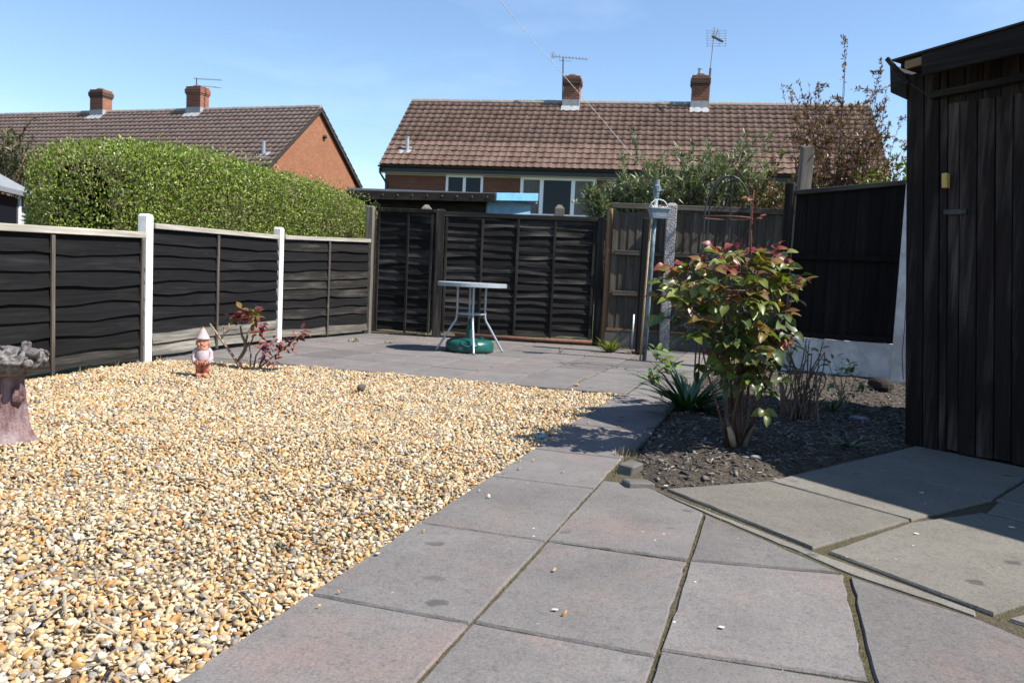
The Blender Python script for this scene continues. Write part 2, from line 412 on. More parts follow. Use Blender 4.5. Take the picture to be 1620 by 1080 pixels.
# plants
M['bark'] = m_plain('bark', (.14,.10,.072), .9, .15, .4, 40, 0, .4)
M['twig'] = m_plain('twig', (.20,.15,.11), .9, .15, .3, 40)
M['twig_red'] = m_plain('twig_red', (.16,.04,.03), .6, .3, .3, 40)
M['twig_dark'] = m_plain('twig_dark', (.075,.045,.035), .8, .2, .3, 40)
M['leaf_v'] = m_leaf('leaf_v', None, .42, .4, .28)
M['leaf_gloss'] = m_leaf('leaf_gloss', (.155,.185,.036), .38, .5, .34, (1,1.05,.4))
M['leaf_dark'] = m_leaf('leaf_dark', (.062,.088,.024), .40, .5, .2)
M['leaf_bronze'] = m_leaf('leaf_bronze', (.17,.105,.028), .38, .5, .3, (1,.8,.4))
M['leaf_red'] = m_leaf('leaf_red', (.23,.062,.034), .42, .4, .32, (1,.55,.35))
M['leaf_wine'] = m_leaf('leaf_wine', (.13,.024,.034), .5, .35, .25, (1,.45,.45))
M['leaf_strap'] = m_leaf('leaf_strap', (0.0425,0.0892,0.0272), .32, .5, .2)
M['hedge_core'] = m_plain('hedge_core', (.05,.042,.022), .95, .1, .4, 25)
# ================================================================== SETTING
def pip(P, poly):
    """vectorised point in polygon; P (n,2)"""
    x, y = P[:, 0], P[:, 1]; ins = np.zeros(len(P), bool); n = len(poly)
    for i in range(n):
        x1, y1 = poly[i]; x2, y2 = poly[(i+1) % n]
        c = ((y1 > y) != (y2 > y)) & (x < (x2-x1)*(y-y1)/((y2-y1) if y2 != y1 else 1e-9)+x1)
        ins ^= c
    return ins
def edge_dist(P, poly):
    d = np.full(len(P), 1e9); n = len(poly)
    for i in range(n):
        a = np.array(poly[i]); b = np.array(poly[(i+1) % n]); ab = b-a
        t = np.clip(((P-a) @ ab)/(ab @ ab), 0, 1); q = a+t[:, None]*ab
        d = np.minimum(d, np.linalg.norm(P-q, axis=1))
    return d
def uvxy(poly): return [tuple(UV(u, v)[:2]) for u, v in poly]
def vnoise(P, sc, seed=0):
    """smooth value noise on 2-D points"""
    r = np.random.default_rng(seed); T = r.random((64, 64)); q = P*sc; i = np.floor(q).astype(int); f = q-i; f = f*f*(3-2*f)
    g = lambda a, b: T[(i[:, 0]+a) % 64, (i[:, 1]+b) % 64]
    return (g(0,0)*(1-f[:,0])+g(1,0)*f[:,0])*(1-f[:,1])+(g(0,1)*(1-f[:,0])+g(1,1)*f[:,0])*f[:,1]

o = MB().add([(-1500,-1500,-.09),(1500,-1500,-.09),(1500,1500,-.09),(-1500,1500,-.09)], [(0,1,2,3)]).build('ground', M['ground']); o['kind'] = 'structure'

GRAVEL = [(-.8,-1.268),(7.04,-1.268),(7.06,-2.9),(7.02,-4.4),(6.55,-5.66),(4.2,-5.40),(-.8,-4.9)]
BED = [(3.85,-.44),(4.0,-.56),(4.4,-.70),(7,-.80),(10.45,-.72),(10.6,.2),(9.9,1.9),(6.6,1.9),(5.75,.88),(5.05,.41),(4.3,0)]

# path: filler under and between the slabs
path = MB().add([UV(-1.2,-1.272,-.009),UV(-1.2,3.2,-.009),UV(6.4,3.2,-.009),UV(12.6,-.4,-.009),UV(12.9,-6.2,-.009),UV(6.6,-6.2,-.009),UV(6.6,-5.66,-.009),UV(7.05,-4.4,-.009),UV(7.06,-1.272,-.009)],
                [(0,1,2,8),(2,3,8),(8,3,4,7),(7,4,5,6)]).build('path', M['joint']); path['kind'] = 'structure'

SLABS = []
def slab(poly, m='slab', gap=.0046, z=None, th=.045, tilt=.0015):
    P = [UV(u, v) for u, v in poly]; c = sum(P, Vector())/len(P)
    P = [Vector((p.x-c.x, p.y-c.y, 0)) for p in P]
    n = len(P); a = sum(P[i].x*P[(i+1)%n].y-P[(i+1)%n].x*P[i].y for i in range(n))
    if a < 0: P = P[::-1]
    Q = []
    for i in range(n):                                   # inset by the joint
        p0, p1, p2 = P[i-1], P[i], P[(i+1)%n]
        e1 = (p1-p0).normalized(); e2 = (p2-p1).normalized()
        n1 = Vector((-e1.y, e1.x, 0)); n2 = Vector((-e2.y, e2.x, 0)); b = n1+n2
        Q.append(p1+b*(gap/max(.3, 1+n1.dot(n2))))
    # roughen the rim
    E = []
    for i in range(n):
        p, q = Q[i], Q[(i+1)%n]; k = max(2, int((q-p).length/.05)); nn = Vector((-(q-p).y, (q-p).x, 0)).normalized()
        for j in range(k):
            w = p.lerp(q, j/k)
            E.append(w+nn*(random.uniform(0, .0025)+(random.uniform(.002,.006) if random.random() < .08 else 0)))
    k = len(E)
    vs = [(e.x, e.y, -th) for e in E]+[(e.x, e.y, -.006-random.uniform(0,.002)) for e in E]
    for e in E:
        d = -e.normalized()*.005
        vs.append((e.x+d.x, e.y+d.y, -random.uniform(0,.0012)))
    fs = []
    for lv in (0, 1):
        fs += [(lv*k+i, lv*k+(i+1)%k, lv*k+k+(i+1)%k, lv*k+k+i) for i in range(k)]
    fs.append(tuple(range(2*k, 3*k)))
    me = bpy.data.meshes.new('slab'); me.from_pydata(vs, [], fs); me.update()
    zz = random.uniform(-.0015, .0015) if z is None else z
    o = link('slab', me, M[m], path, (c.x, c.y, zz), (random.uniform(-tilt, tilt), random.uniform(-tilt, tilt), 0))
    SLABS.append(o); return o
C0, C1, C2, C3, C4 = -1.275, -.755, -.238, .285, .82
rows = [-.35, .48, 1.30, 2.11, 2.90, 3.75, 4.47, 5.37, 6.20, 7.05]
for a, b in zip(rows, rows[1:]):
    slab([(a, C0), (a, C1), (b, C1+.0), (b, C0)], 'slab_pink' if random.random() < .12 else 'slab')
for a, b in ((-.35,.5),(.5,1.32),(1.32,2.12),(2.12,2.91)): slab([(a,C1),(a,C2),(b,C2),(b,C1)])
slab([(2.91,C1),(2.925,C2),(3.57,C2),(3.87,-.50),(3.92,-.58),(3.92,C1)])
for a, b in ((-.35,.52),(.52,1.36),(1.36,2.16)): slab([(a,C2),(a,C3),(b+.03,C3),(b,C2)])
slab([(2.16,C2),(2.20,C3),(3.015,C3),(2.925,C2)])
slab([(2.935,C2),(3.03,C3-.01),(3.57,C2)])
slab([(1.25,C3),(1.25,1.0),(2.40,1.0),(2.77,.655),(3.01,C3+.01)])
slab([(.4,C3),(.4,1.0),(1.25,1.0),(1.25,C3)]); slab([(1.25,1.0),(1.25,2.0),(1.75,2.0),(2.40,1.0)])
slab([(3.87,-.49),(3.262,.175),(2.855,.66),(2.80,.65),(3.035,.305),(3.58,-.225)], 'slab_tan', .0035, -.004)
A_ = [(3.90,-.45),(4.325,.015),(3.88,.615),(3.265,.19)]
slab(A_, 'slab_tan', .006, .003)
slab([(4.325,.015),(5.045,.445),(4.475,1.06),(3.88,.615)], 'slab_tan', .004, .003)
slab([(5.045,.445),(5.86,.93),(5.40,1.50),(4.475,1.06)], 'slab_tan', .005, .004)
slab([(4.475,1.06),(5.40,1.50),(4.85,2.15),(4.1,1.62)], 'slab_tan', .005, .004)
slab([(3.25,.235),(3.84,.60),(4.18,.945),(3.76,1.5),(2.825,.70)], 'slab_tan', .005, .003)
slab([(4.20,.965),(4.46,1.07),(4.9,1.70),(4.5,2.2),(3.78,1.52)], 'slab_tan', .005, .001)
slab([(2.81,.72),(3.74,1.53),(3.2,2.1),(2.42,1.30)], 'slab_tan', .009, .0)
# patio in front of the gate
pr = [7.06, 7.88, 8.70, 9.52, 10.34, 11.16, 12.1]
pc = [-6.1+.545*i for i in range(11)]
for i, (a, b) in enumerate(zip(pr, pr[1:])):
    for j, (c, d) in enumerate(zip(pc, pc[1:])):
        da = .06*math.sin(j*2.1); lim = 11.25+.12*(c+5.9)
        a2, b2 = (a if i == 0 else a+da), b+da
        if a2 > lim: continue
        slab([(a2, c), (a2, d), (min(b2, lim+.2), d), (min(b2, lim+.2), c)], 'slab_pink' if random.random() < .3 else 'slab', .009, tilt=.002)
_c = G(905,604)
_s = min(SLABS, key=lambda o: (o.location.x-_c.x)**2+(o.location.y-_c.y)**2); _s.rotation_euler = (.022,-.012,0); _s.location.z += .006
slab([(6.62,-6.0),(6.62,-5.72),(7.02,-4.5),(7.04,-6.0)])

# planted bed of bare earth
bp = uvxy(BED); xs = [p[0] for p in bp]; ys = [p[1] for p in bp]
st = .045; gx = np.arange(min(xs)-.1, max(xs)+.1, st); gy = np.arange(min(ys)-.1, max(ys)+.1, st)
XX, YY = np.meshgrid(gx, gy); P = np.stack([XX.ravel(), YY.ravel()], 1)
ins = pip(P, bp); ed = edge_dist(P, bp); sd = np.where(ins, ed, -ed)
Z = np.where(sd > 0, -.012+np.minimum(sd*.28, .035)+(vnoise(P, 9, 1)-.5)*.035*np.minimum(sd*6, 1)+(vnoise(P, 26, 2)-.5)*.014, -.022)
def bed_z(x, y):
    i = int(round((y-gy[0])/st)); j = int(round((x-gx[0])/st))
    return float(Z.reshape(XX.shape)[max(0,min(i,len(gy)-1)), max(0,min(j,len(gx)-1))])
nx = len(gx); idx = np.arange(len(P)).reshape(len(gy), nx)
Q = np.stack([idx[:-1,:-1], idx[:-1,1:], idx[1:,1:], idx[1:,:-1]], -1).reshape(-1, 4)
Q = Q[(sd[Q] > -.06).all(1)]
me = np_mesh('soil_bed', np.column_stack([P, Z]), Q, smooth=True); o = link('soil_bed', me, M['soil']); o['kind'] = 'structure'
bedP, bedpoly = P, bp

# bark chips and crumbs lying on the bed
def scatter_chips(name, pts, zs, lmin, lmax, pal, m, flat=.25, seed=3, wr_=(.2,.5)):
    r = np.random.default_rng(seed); n = len(pts)
    B = np.array([(-1,-1,-1),(1,-1,-1),(1,1,-1),(-1,1,-1),(-1,-1,1),(1,-1,1),(1,1,1),(-1,1,1)], float)*.5
    FQ = np.array([(0,3,2,1),(4,5,6,7),(0,1,5,4),(1,2,6,5),(2,3,7,6),(3,0,4,7)])
    Ls = r.uniform(lmin, lmax, n); sc = np.stack([Ls, Ls*r.uniform(*wr_,n), Ls*r.uniform(.06,.2,n)*min(1, wr_[1]*2)], 1)
    V = B[None]*sc[:, None]*(1+r.uniform(-.3,.3,(n,8,1)))
    a = r.uniform(0, 2*np.pi, n); tx = r.normal(0, flat, n)
    ca, sa, ct, s_t = np.cos(a), np.sin(a), np.cos(tx), np.sin(tx)
    x = V[...,0]*ct[:,None]+V[...,2]*s_t[:,None]; z = -V[...,0]*s_t[:,None]+V[...,2]*ct[:,None]; y = V[...,1]
    V = np.stack([x*ca[:,None]-y*sa[:,None]+pts[:,0:1], x*sa[:,None]+y*ca[:,None]+pts[:,1:2], z+zs[:,None]+sc[:,2:3]*.7], -1)
    F = (FQ[None]+np.arange(n)[:,None,None]*8).reshape(-1, 4)
    pal = np.array(pal); C = pal[r.integers(0, len(pal), n)]*r.uniform(.7,1.25,(n,1)); C = np.repeat(C, 8, 0)
    return link(name, np_mesh(name, V.reshape(-1,3), F, C), m)
pts = rng.uniform((min(xs), min(ys)), (max(xs), max(ys)), (26000, 2)); k = pip(pts, bp) & (edge_dist(pts, bp) > .02); pts = pts[k]
near = pts[:, 1] < 6.2; keep = near | (rng.random(len(pts)) < .45); pts = pts[keep]
zs = np.array([bed_z(x, y) for x, y in pts])
o = scatter_chips('bark_chips', pts, zs, .008, .036, [(.125,.105,.088),(.205,.18,.15),(.065,.055,.047),(.31,.275,.235),(.17,.155,.14),(.095,.086,.08)], M['chip'], .3)
o['kind'] = 'stuff'

# ------------------------------------------------------------------ gravel
gpoly = uvxy(GRAVEL)
o = MB().add([(x, y, -.022) for x, y in gpoly], [tuple(range(len(gpoly)))]).build('gravel_bed', M['gravel_bed']); o['kind'] = 'structure'
def gravel_h(P): return -.012+(vnoise(P, 1.3, 5)-.5)*.03+(vnoise(P, 5, 6)-.5)*.02
def ico(sub):
    bm = bmesh.new(); bmesh.ops.create_icosphere(bm, subdivisions=sub, radius=1.0); bm.verts.ensure_lookup_table()
    V = np.array([v.co[:] for v in bm.verts]); F = np.array([[v.index for v in f.verts] for f in bm.faces]); bm.free(); return V, F
def stones(P, base, size, seed):
    r = np.random.default_rng(seed); V0, F0 = base; n = len(P); nv = len(V0)
    shapes = []
    for k in range(14):                                  # chipped pebbles: a ball cut by random planes
        V = V0.copy()
        for _ in range(11):
            d = r.normal(size=3); d /= np.linalg.norm(d); c = r.uniform(.42, .82)
            e = V @ d - c; V = V - np.where(e > 0, e*.9, 0)[:, None]*d
        shapes.append(V*(1+r.normal(0,.08,(nv,1))))
    shapes = np.array(shapes)
    V = shapes[r.integers(0, 14, n)].copy()
    s = size*np.exp(np.clip(r.normal(0, .27, n), -.6, .55)); sc = np.stack([s*r.uniform(.95,1.75,n), s*r.uniform(.75,1.15,n), s*r.uniform(.30,.62,n)], 1)
    V *= sc[:, None]
    q = r.normal(size=(n,4))*np.array([1.0,.35,.35,1.2]); q /= np.linalg.norm(q, axis=1, keepdims=True)
    w, x, y, z = q.T
    Rm = np.stack([np.stack([1-2*(y*y+z*z), 2*(x*y-z*w), 2*(x*z+y*w)], -1), np.stack([2*(x*y+z*w), 1-2*(x*x+z*z), 2*(y*z-x*w)], -1), np.stack([2*(x*z-y*w), 2*(y*z+x*w), 1-2*(x*x+y*y)], -1)], 1)
    V = np.einsum('nij,nkj->nki', Rm, V)+P[:, None]
    F = (F0[None]+np.arange(n)[:,None,None]*nv).reshape(-1, 3)
    pal = np.array([(.52,.40,.23),(.60,.51,.35),(.48,.32,.15),(.46,.25,.085),(.37,.18,.065),(.62,.57,.48),(.26,.24,.215),(.16,.15,.14),(.30,.265,.22),(.38,.30,.20),(.26,.15,.08),(.50,.42,.29),(.53,.37,.185)])
    pw = np.array([16,14,13,7.5,4.5,8,4.5,1.2,8,12,4,14,12.]); pw /= pw.sum()
    C = pal[r.choice(len(pal), n, p=pw)]*r.uniform(.78,1.18,(n,1)); C = np.clip(C*np.array([1.0,.985,.97]), 0, .85)
    return V.reshape(-1,3), F, np.repeat(C, nv, 0)
def stone_points(spacing, lo, hi, seed, dz):
    r = np.random.default_rng(seed); gx_ = [p[0] for p in gpoly]; gy_ = [p[1] for p in gpoly]
    X, Y = np.meshgrid(np.arange(min(gx_), max(gx_), spacing), np.arange(min(gy_), max(gy_), spacing*.87))
    X = X+(np.arange(X.shape[0]) % 2)[:, None]*spacing*.5
    P = np.stack([X.ravel(), Y.ravel()], 1)+r.normal(0, spacing*.24, (X.size, 2))
    d = np.linalg.norm(P, axis=1); k = pip(P, gpoly) & (d >= lo) & (d < hi) & (P[:,1] > 1.0) & (np.abs(P[:,0]) < P[:,1]*.72+1.0)
    P = P[k]; return np.column_stack([P, gravel_h(P)+dz+r.normal(0,.0016,len(P))])
I1, I2 = ico(1), ico(2)
parts = [stones(stone_points(.0180, 0, 2.3, 21, .002), I2, .0094, 31), stones(stone_points(.0215, 0, 2.3, 22, .008), I2, .0096, 32),
         stones(stone_points(.0190, 2.3, 4.4, 23, .002), I1, .0102, 33), stones(stone_points(.024, 2.3, 4.4, 24, .008), I1, .0104, 34),
         stones(stone_points(.0225, 4.4, 9, 25, .004), I1, .0128, 35), stones(stone_points(.031, 4.2, 9, 26, .008), I1, .0122, 36)]
off = 0; VV, FF, CC = [], [], []
for v_, f_, c_ in parts: VV.append(v_); FF.append(f_+off); CC.append(c_); off += len(v_)
o = link('gravel', np_mesh('gravel', np.vstack(VV), np.vstack(FF), np.vstack(CC)), M['stone']); o['kind'] = 'stuff'
print('gravel tris', sum(len(f) for f in FF))
# loose pebbles strayed onto the slabs
pp = []
for _ in range(34):
    u = random.uniform(1.6, 7); pp.append((*UV(u, -1.25+abs(random.gauss(0,.06)))[:2], .008))
for _ in range(6):
    pp.append((*UV(random.uniform(2,7), random.uniform(-1.2,-.3))[:2], .006))
v_, f_, c_ = stones(np.array(pp), I2, .006, 41)
o = link('stray_pebbles', np_mesh('stray_pebbles', v_, f_, c_), M['stone']); o['kind'] = 'stuff'
# dry twigs and leaf litter in the gravel at the near left corner
q = []
for _ in range(12):
    a = G(random.uniform(-60, 430), random.uniform(930, 1100)); q.append((a.x, a.y))
for _ in range(10):
    a = UV(random.uniform(1.8, 4.6), -1.36-abs(random.gauss(0,.09))); q.append((a.x, a.y))
q = np.array(q); q = q[pip(q, gpoly) & (edge_dist(q, gpoly) > .055)]; o = scatter_chips('dry_twigs', q, gravel_h(q)+.026, .03, .10, [(.30,.23,.15),(.18,.14,.10),(.42,.35,.25)], M['chip'], .15, 9, (.05,.11))
for_v = o.data; co = np.empty(len(for_v.vertices)*3, np.float32)
o['kind'] = 'stuff'
# ================================================================== FENCES
def frame(A, B):
    d = Vector((B[0]-A[0], B[1]-A[1])); return (A[0], A[1], 0), math.atan2(d.y, d.x), d.length
def slat_mesh(L, h, seed, th=.013, out=.026, n=10, wav=.010):
    r = random.Random(seed); b = MB(); ph = r.uniform(0, 6); k1 = r.uniform(3, 6); k2 = r.uniform(7, 12)
    vs, fs = [], []; tw = r.uniform(-.004, .004)
    for i in range(n+1):
        x = L*i/n
        w = wav*(math.sin(ph+x*k1)+.5*math.sin(2*ph+x*k2))+r.uniform(-.003,.003); by = .004*math.sin(ph+x*2.2)+tw*(i/n-.5)
        vs += [(x, -out-th+by, w), (x, -out+by, w), (x, -.002, h+.012), (x, -.002-th, h+.012)]
    for i in range(n):
        for j in range(4): fs.append((i*4+j, (i+1)*4+j, (i+1)*4+(j+1)%4, i*4+(j+1)%4))
    fs += [(3,2,1,0), (n*4, n*4+1, n*4+2, n*4+3)]
    b.add(vs, fs); me = b.mesh('slat'); return me
def lap_panel(name, label, A, B, z0, zl, zr, n, mats, battens, bm='batten', cap='cap_wood', group=None, x0=0, x1=None, caph=.045, bott=True):
    loc, rz, L = frame(A, B); x1 = L if x1 is None else x1
    t = thing(name, label, 'fence', loc, rz, group); w = x1-x0
    for i in range(n):
        h = (min(zl, zr)-.02-z0)/n; me = slat_mesh(w, h*1.1, random.random(), wav=.004+.010*random.random())
        o = link('slat', me, M[mats(i) if callable(mats) else mats], t, (x0, 0, z0+i*h), (0, math.atan2(zl-zr, w)*(i+.5)/n, 0))
    for s in battens:
        hh = zl+(zr-zl)*s/L-.01
        MB().box(s-.016, s+.016, -.052, -.033, z0-.02, hh).build('batten', M[bm], t, bevel=.003)
    MB().add([(x0,-.055,zl),(x1,-.055,zr),(x1,.03,zr),(x0,.03,zl),(x0,-.055,zl+caph),(x1,-.055,zr+caph),(x1,.03,zr+caph),(x0,.03,zl+caph)],
             [(0,3,2,1),(4,5,6,7),(0,1,5,4),(1,2,6,5),(2,3,7,6),(3,0,4,7)]).build('capping_rail', M[cap], t, bevel=.004)
    return t
def post(name, label, p, w, h, m, cat='post', rz=0.0, chamfer=.014, lean=(0,0), z0=-.05, group=None, d=None, bevel=.006):
    d = d or w
    b = MB(); b.box(-w/2, w/2, -d/2, d/2, z0, h-chamfer)
    k = len(b.v); c = chamfer*.8
    b.add([(-w/2,-d/2,h-chamfer),(w/2,-d/2,h-chamfer),(w/2,d/2,h-chamfer),(-w/2,d/2,h-chamfer),(-w/2+c,-d/2+c,h),(w/2-c,-d/2+c,h),(w/2-c,d/2-c,h),(-w/2+c,d/2-c,h)],
          [(4,5,6,7),(0,1,5,4),(1,2,6,5),(2,3,7,6),(3,0,4,7)])
    b.f = [f for i, f in enumerate(b.f) if i != 1]
    o = b.build(name, M[m], bevel=bevel, weld=True); o.location = (p[0], p[1], 0); o.rotation_euler = (lean[0], lean[1], rz)
    return tag(o, label, cat, group)
P1, P2, P3 = G(228,570), G(437,540), G(580,527)
P0 = UV(4.0,-5.42); dLF = frame(P1, P2)[1]
post('concrete_post', 'white painted concrete fence post nearest the bird bath', P1, .088, 1.39*S, 'white_post', rz=dLF)
post('concrete_post', 'white painted concrete fence post behind the small red-leaved shrub', P2, .088, 1.44*S, 'white_post', rz=dLF)
post('wooden_post', 'weathered grey wooden corner post where black side fence meets gate', P3, .10, PL(589,326,P3,(P3.x+1,P3.y))[1], 'post_wood', rz=dLF, chamfer=.012)
def ht(x, y, A, B): return PL(x, y, A, B)[1]
def rnd_mats(*w):
    def f(i): return random.choices([a for a, _ in w], [b for _, b in w])[0]
    return f
d12 = (P2-P1).normalized(); d23 = (P3-P2).normalized(); d01 = (P1-P0).normalized()
sb = PL(75,450,P0,P1)[0]
lap_panel('fence_panel', 'black lapped fence panel with pale wavy top rail behind the bird bath', P0+d01*.06, P1-d01*.06, .02, ht(60,368,P0,P1)-.02, ht(215,376,P0,P1), 8, lambda i: 'fence_worn' if i == 0 else 'fence_black', [sb-.06, sb-1.0, frame(P0,P1)[2]-.16], caph=.05)
sb = PL(338,450,P1,P2)[0]
lap_panel('fence_panel', 'black lapped fence panel with bare grey bottom slats behind the gnome', P1+d12*.06, P2-d12*.06, .04, ht(242,362,P1,P2), ht(432,378,P1,P2), 10, lambda i: 'fence_bare' if i < 2 else 'fence_black', [sb-.06])
sb = PL(515,450,P2,P3)[0]
lap_panel('fence_panel', 'worn black lapped fence panel between red-leaved shrub and gate corner', P2+d23*.06, P3-d23*.05, .04, ht(450,379,P2,P3), ht(586,384,P2,P3), 10, lambda i: 'fence_bare' if i == 0 else random.choice(['fence_worn','fence_worn','fence_black']), [sb-.06])

# gate: a narrow leaf and a wide leaf of lapped slats
GA, GM, GR = G(592,527), G(690,533), G(938,545)
dG = (GR-GM).normalized(); rG = math.atan2(dG.y, dG.x)
zA, zM, zR = ht(592,332,GA,GM), ht(692,336,GA,GM), ht(935,346,GM,GR)
lap_panel('gate_panel', 'narrow black lapped gate leaf beside the fence corner', GA, GM-dG*.07, .06, zA-.02, zM-.02, 14, rnd_mats(('gate_black',6),('fence_worn',1)), [.03, PL(645,430,GA,GM)[0], frame(GA,GM)[2]-.10], 'gate_frame', 'gate_frame', caph=.05)
bt = [PL(x,430,GM,GR)[0] for x in (755,811,869)]; LG = frame(GM,GR)[2]
lap_panel('gate_panel', 'wide black lapped gate leaf behind the round table', GM+dG*.05, GR-dG*.02, .08, zM-.05, zR-.04, 15, rnd_mats(('gate_black',5),('fence_worn',1.6)), [.035]+bt+[LG-.11], 'gate_frame', 'fence_worn', caph=.06)
post('wooden_post', 'thick dark wooden gate post between narrow and wide gate leaves', GM, .11, zM+.04, 'gate_frame', rz=rG, chamfer=.012)
post('wooden_post', 'black gate post at the right end of the wide gate leaf', GR+dG*.03, .08, zR+.02, 'gate_frame', rz=rG, chamfer=.012)
for x, lab in ((675,'grey pointed wooden post top showing above the narrow gate leaf'), (885,'grey pointed wooden post top showing above the wide gate leaf')):
    p = DP(x, 330, GM.y+.5); post('wooden_post', lab, p, .13, p.z+.05, 'post_wood', chamfer=.05)
p0 = GR+dG*.13; b = MB(); zt = ht(946,328,GM,GR)
b.tube([(0,0,0),(.01,0,zt*.4),(-.005,0,zt*.75),(.0,0,zt)], [.040,.042,.039,.038], 12); o = b.build('round_post', M['brown_wood'], smooth=False); o.location = (p0.x, p0.y, 0)
tag(o, 'slim brown round wooden post between wide gate and boarded fence', 'post')
# rust brown pipe at the foot of the gate
a, c = GM+dG*.25+Vector((0,-.06,.05)), GR-dG*.02+Vector((0,-.06,.035))
tag(MB().tube([a, a.lerp(c,.5)+Vector((0,0,-.006)), c], .026, 12).build('rusty_pipe', M['rust'], smooth=True), 'rusty brown pipe lying along the foot of the wide gate', 'pipe')

# close boarded fence
F0, F1 = W2(1.42,12.25), W2(3.95,12.05)
loc, rz, LF = frame(F0, F1); ff = thing('boarded_fence', 'brown grey vertical boarded fence with three rails behind the rose', 'fence', loc, rz)
zt0, zt1 = ht(960,335,F0,F1), ht(1200,334,F0,F1); nb = 22
for i in range(nb):
    w = LF/nb; x = i*w; zt = zt0+(zt1-zt0)*i/nb
    b = MB(); b.add([(x-.012,.0,.20),(x+w,.011,.20),(x+w,.024,.20),(x-.012,.022,.20),(x-.012,.0,zt),(x+w,.011,zt),(x+w,.024,zt),(x-.012,.022,zt)],
                    [(0,3,2,1),(4,5,6,7),(0,1,5,4),(1,2,6,5),(2,3,7,6),(3,0,4,7)]); b.build('board', M['featheredge'], ff)
for y in (399, 463):
    z = ht(970,y,F0,F1); MB().box(.02,LF,-.045,-.003,z-.03,z+.03).build('rail', M['rail_grey'], ff, bevel=.004)
MB().box(-.05,LF+.02,-.05,.05,max(zt0,zt1)-.035,max(zt0,zt1)+.03).build('capping_rail', M['rail_grey'], ff, bevel=.005)
MB().box(-.03,LF,-.035,-.004,.205,.235).build('rail', M['brown_wood'], ff)
MB().box(-.05,LF,-.03,.02,-.05,.20).build('gravel_board', M['concrete'], ff, bevel=.004)
cpx = PL(1054,450,F0,F1)[0]; dF = (F1-F0).normalized(); cpp = F0+dF*cpx
post('concrete_post', 'grey pebbled concrete post between the boarded fence bays', cpp-Vector((0,.06,0)), .125, ht(1058,322,F0,F1), 'concrete_post', rz=rz, chamfer=.03)
# dark post and blue grey clothes pole
bpz = G(1012,560); post('black_post', 'tall black wooden post just left of the concrete post', G(1012,560), .105, ht(1024,345,G(1012,560),G(1012,560)+Vector((1,0,0))), 'panel_black', chamfer=.01)
cpole0 = G(1019,570); cpz = DP(1040,284,cpole0.y)
ct = thing('clothes_pole', 'leaning blue grey metal clothes pole holding the peg basket', 'pole', (cpole0.x, cpole0.y, 0))
tp = cpz-Vector((cpole0.x, cpole0.y, 0))
MB().tube([(0,0,-.05), tp*.5, tp*.93], .024, 14).build('pole', M['pole_paint'], ct, smooth=True)
MB().tube([tp*.90, tp*.93, tp*.935, tp*.965, tp*.97, tp], [.030,.034,.04,.04,.028,.028], 14).build('collar', M['pole_paint'], ct, smooth=False)
MB().tube([tp*.94+Vector((0,0,0)), tp*.94+Vector((.07,-.02,.0))], .012, 8).build('hook', M['pole_paint'], ct)
MB().tube([tp*.94, tp*.94+Vector((-.06,-.01,.03))], .010, 8).build('hook', M['pole_paint'], ct)
k = tp*.80; tag(MB().tube([cpole0+Vector((-.035,.05,0)), cpole0+k*.5+Vector((-.035,.05,0)), cpole0+k+Vector((-.03,.04,0))], .011, 8).build('bamboo_cane', m_plain('cane', (.42,.32,.2), .7, .3, .2, 30), smooth=True), 'pale thin wooden cane standing against the clothes pole', 'cane')
# peg basket
bk0 = DP(1042,335,cpole0.y-.09); bt_ = thing('peg_basket', 'blue grey plastic peg basket hanging on the clothes pole', 'basket', bk0, R(12)); bt_.scale = (.72,.72,.72)
w1, d1, w0, d0, hb = .150, .085, .105, .06, .105; BS = .72
def tub(w1, d1, w0, d0, z0, z1, th):
    b = MB(); r = [(-1,-1),(1,-1),(1,1),(-1,1)]
    b.add([(x*w0,y*d0,z0) for x,y in r]+[(x*w1,y*d1,z1) for x,y in r]+[(x*(w1-th),y*(d1-th),z1) for x,y in r]+[(x*(w0-th),y*(d0-th),z0+th) for x,y in r],
          [(0,3,2,1)]+[(i,(i+1)%4,4+(i+1)%4,4+i) for i in range(4)]+[(4+i,4+(i+1)%4,8+(i+1)%4,8+i) for i in range(4)]+[(8+i,8+(i+1)%4,12+(i+1)%4,12+i) for i in range(4)]+[(12,13,14,15)]); return b
tub(w1,d1,w0,d0,-.10,.05,.008).build('tub', M['blue_plastic'], bt_, bevel=.004)
b = MB(); b.box(-w1-.012,w1+.012,-d1-.012,-d1+.004,.035,.055); b.box(-w1-.012,w1+.012,d1-.004,d1+.012,.035,.055); b.box(-w1-.012,-w1+.004,-d1+.004,d1-.004,.035,.055); b.box(w1-.004,w1+.012,-d1+.004,d1-.004,.035,.055)
b.build('rim', M['blue_plastic'], bt_, bevel=.003)
b = MB()
for i in range(6):
    for j in range(4):
        x = -.06+i*.026; z = -.065+j*.022; yy = -(d0+(d1-d0)*(z+.10)/.15)-.002
        b.box(x, x+.015, yy, yy+.004, z, z+.010)
b.build('vent_slots', M['peg_pale'] if False else m_plain('slot_pale', (.38,.42,.46), .6), bt_)
b = MB(); b.tube([(-w1,0,.05),(-.12,0,.12),(-.07,0,.165),(0,0,.18),(.07,0,.165),(.12,0,.12),(w1,0,.05)], .008, 8); b.build('handle', m_plain('handle_pale', (.55,.58,.58), .4), bt_, smooth=True)
r_ = random.Random(4)
for i in range(16):
    x, y = r_.uniform(-.11,.11), r_.uniform(-.05,.05); Mx = Matrix.Translation((x,y,.05+r_.uniform(0,.03))) @ Euler((r_.uniform(-.5,.5), r_.uniform(-1.2,1.2), r_.uniform(0,6))).to_matrix().to_4x4()
    q = MB().box(-.035,.035,-.006,.006,-.005,.005,Mx).build('clothes_peg', M['peg_pale']); q.location = bk0; q.scale = (.72,.72,.72)
    tag(q, 'small pale clothes peg heaped in the peg basket', 'peg', 'clothes pegs in the basket')

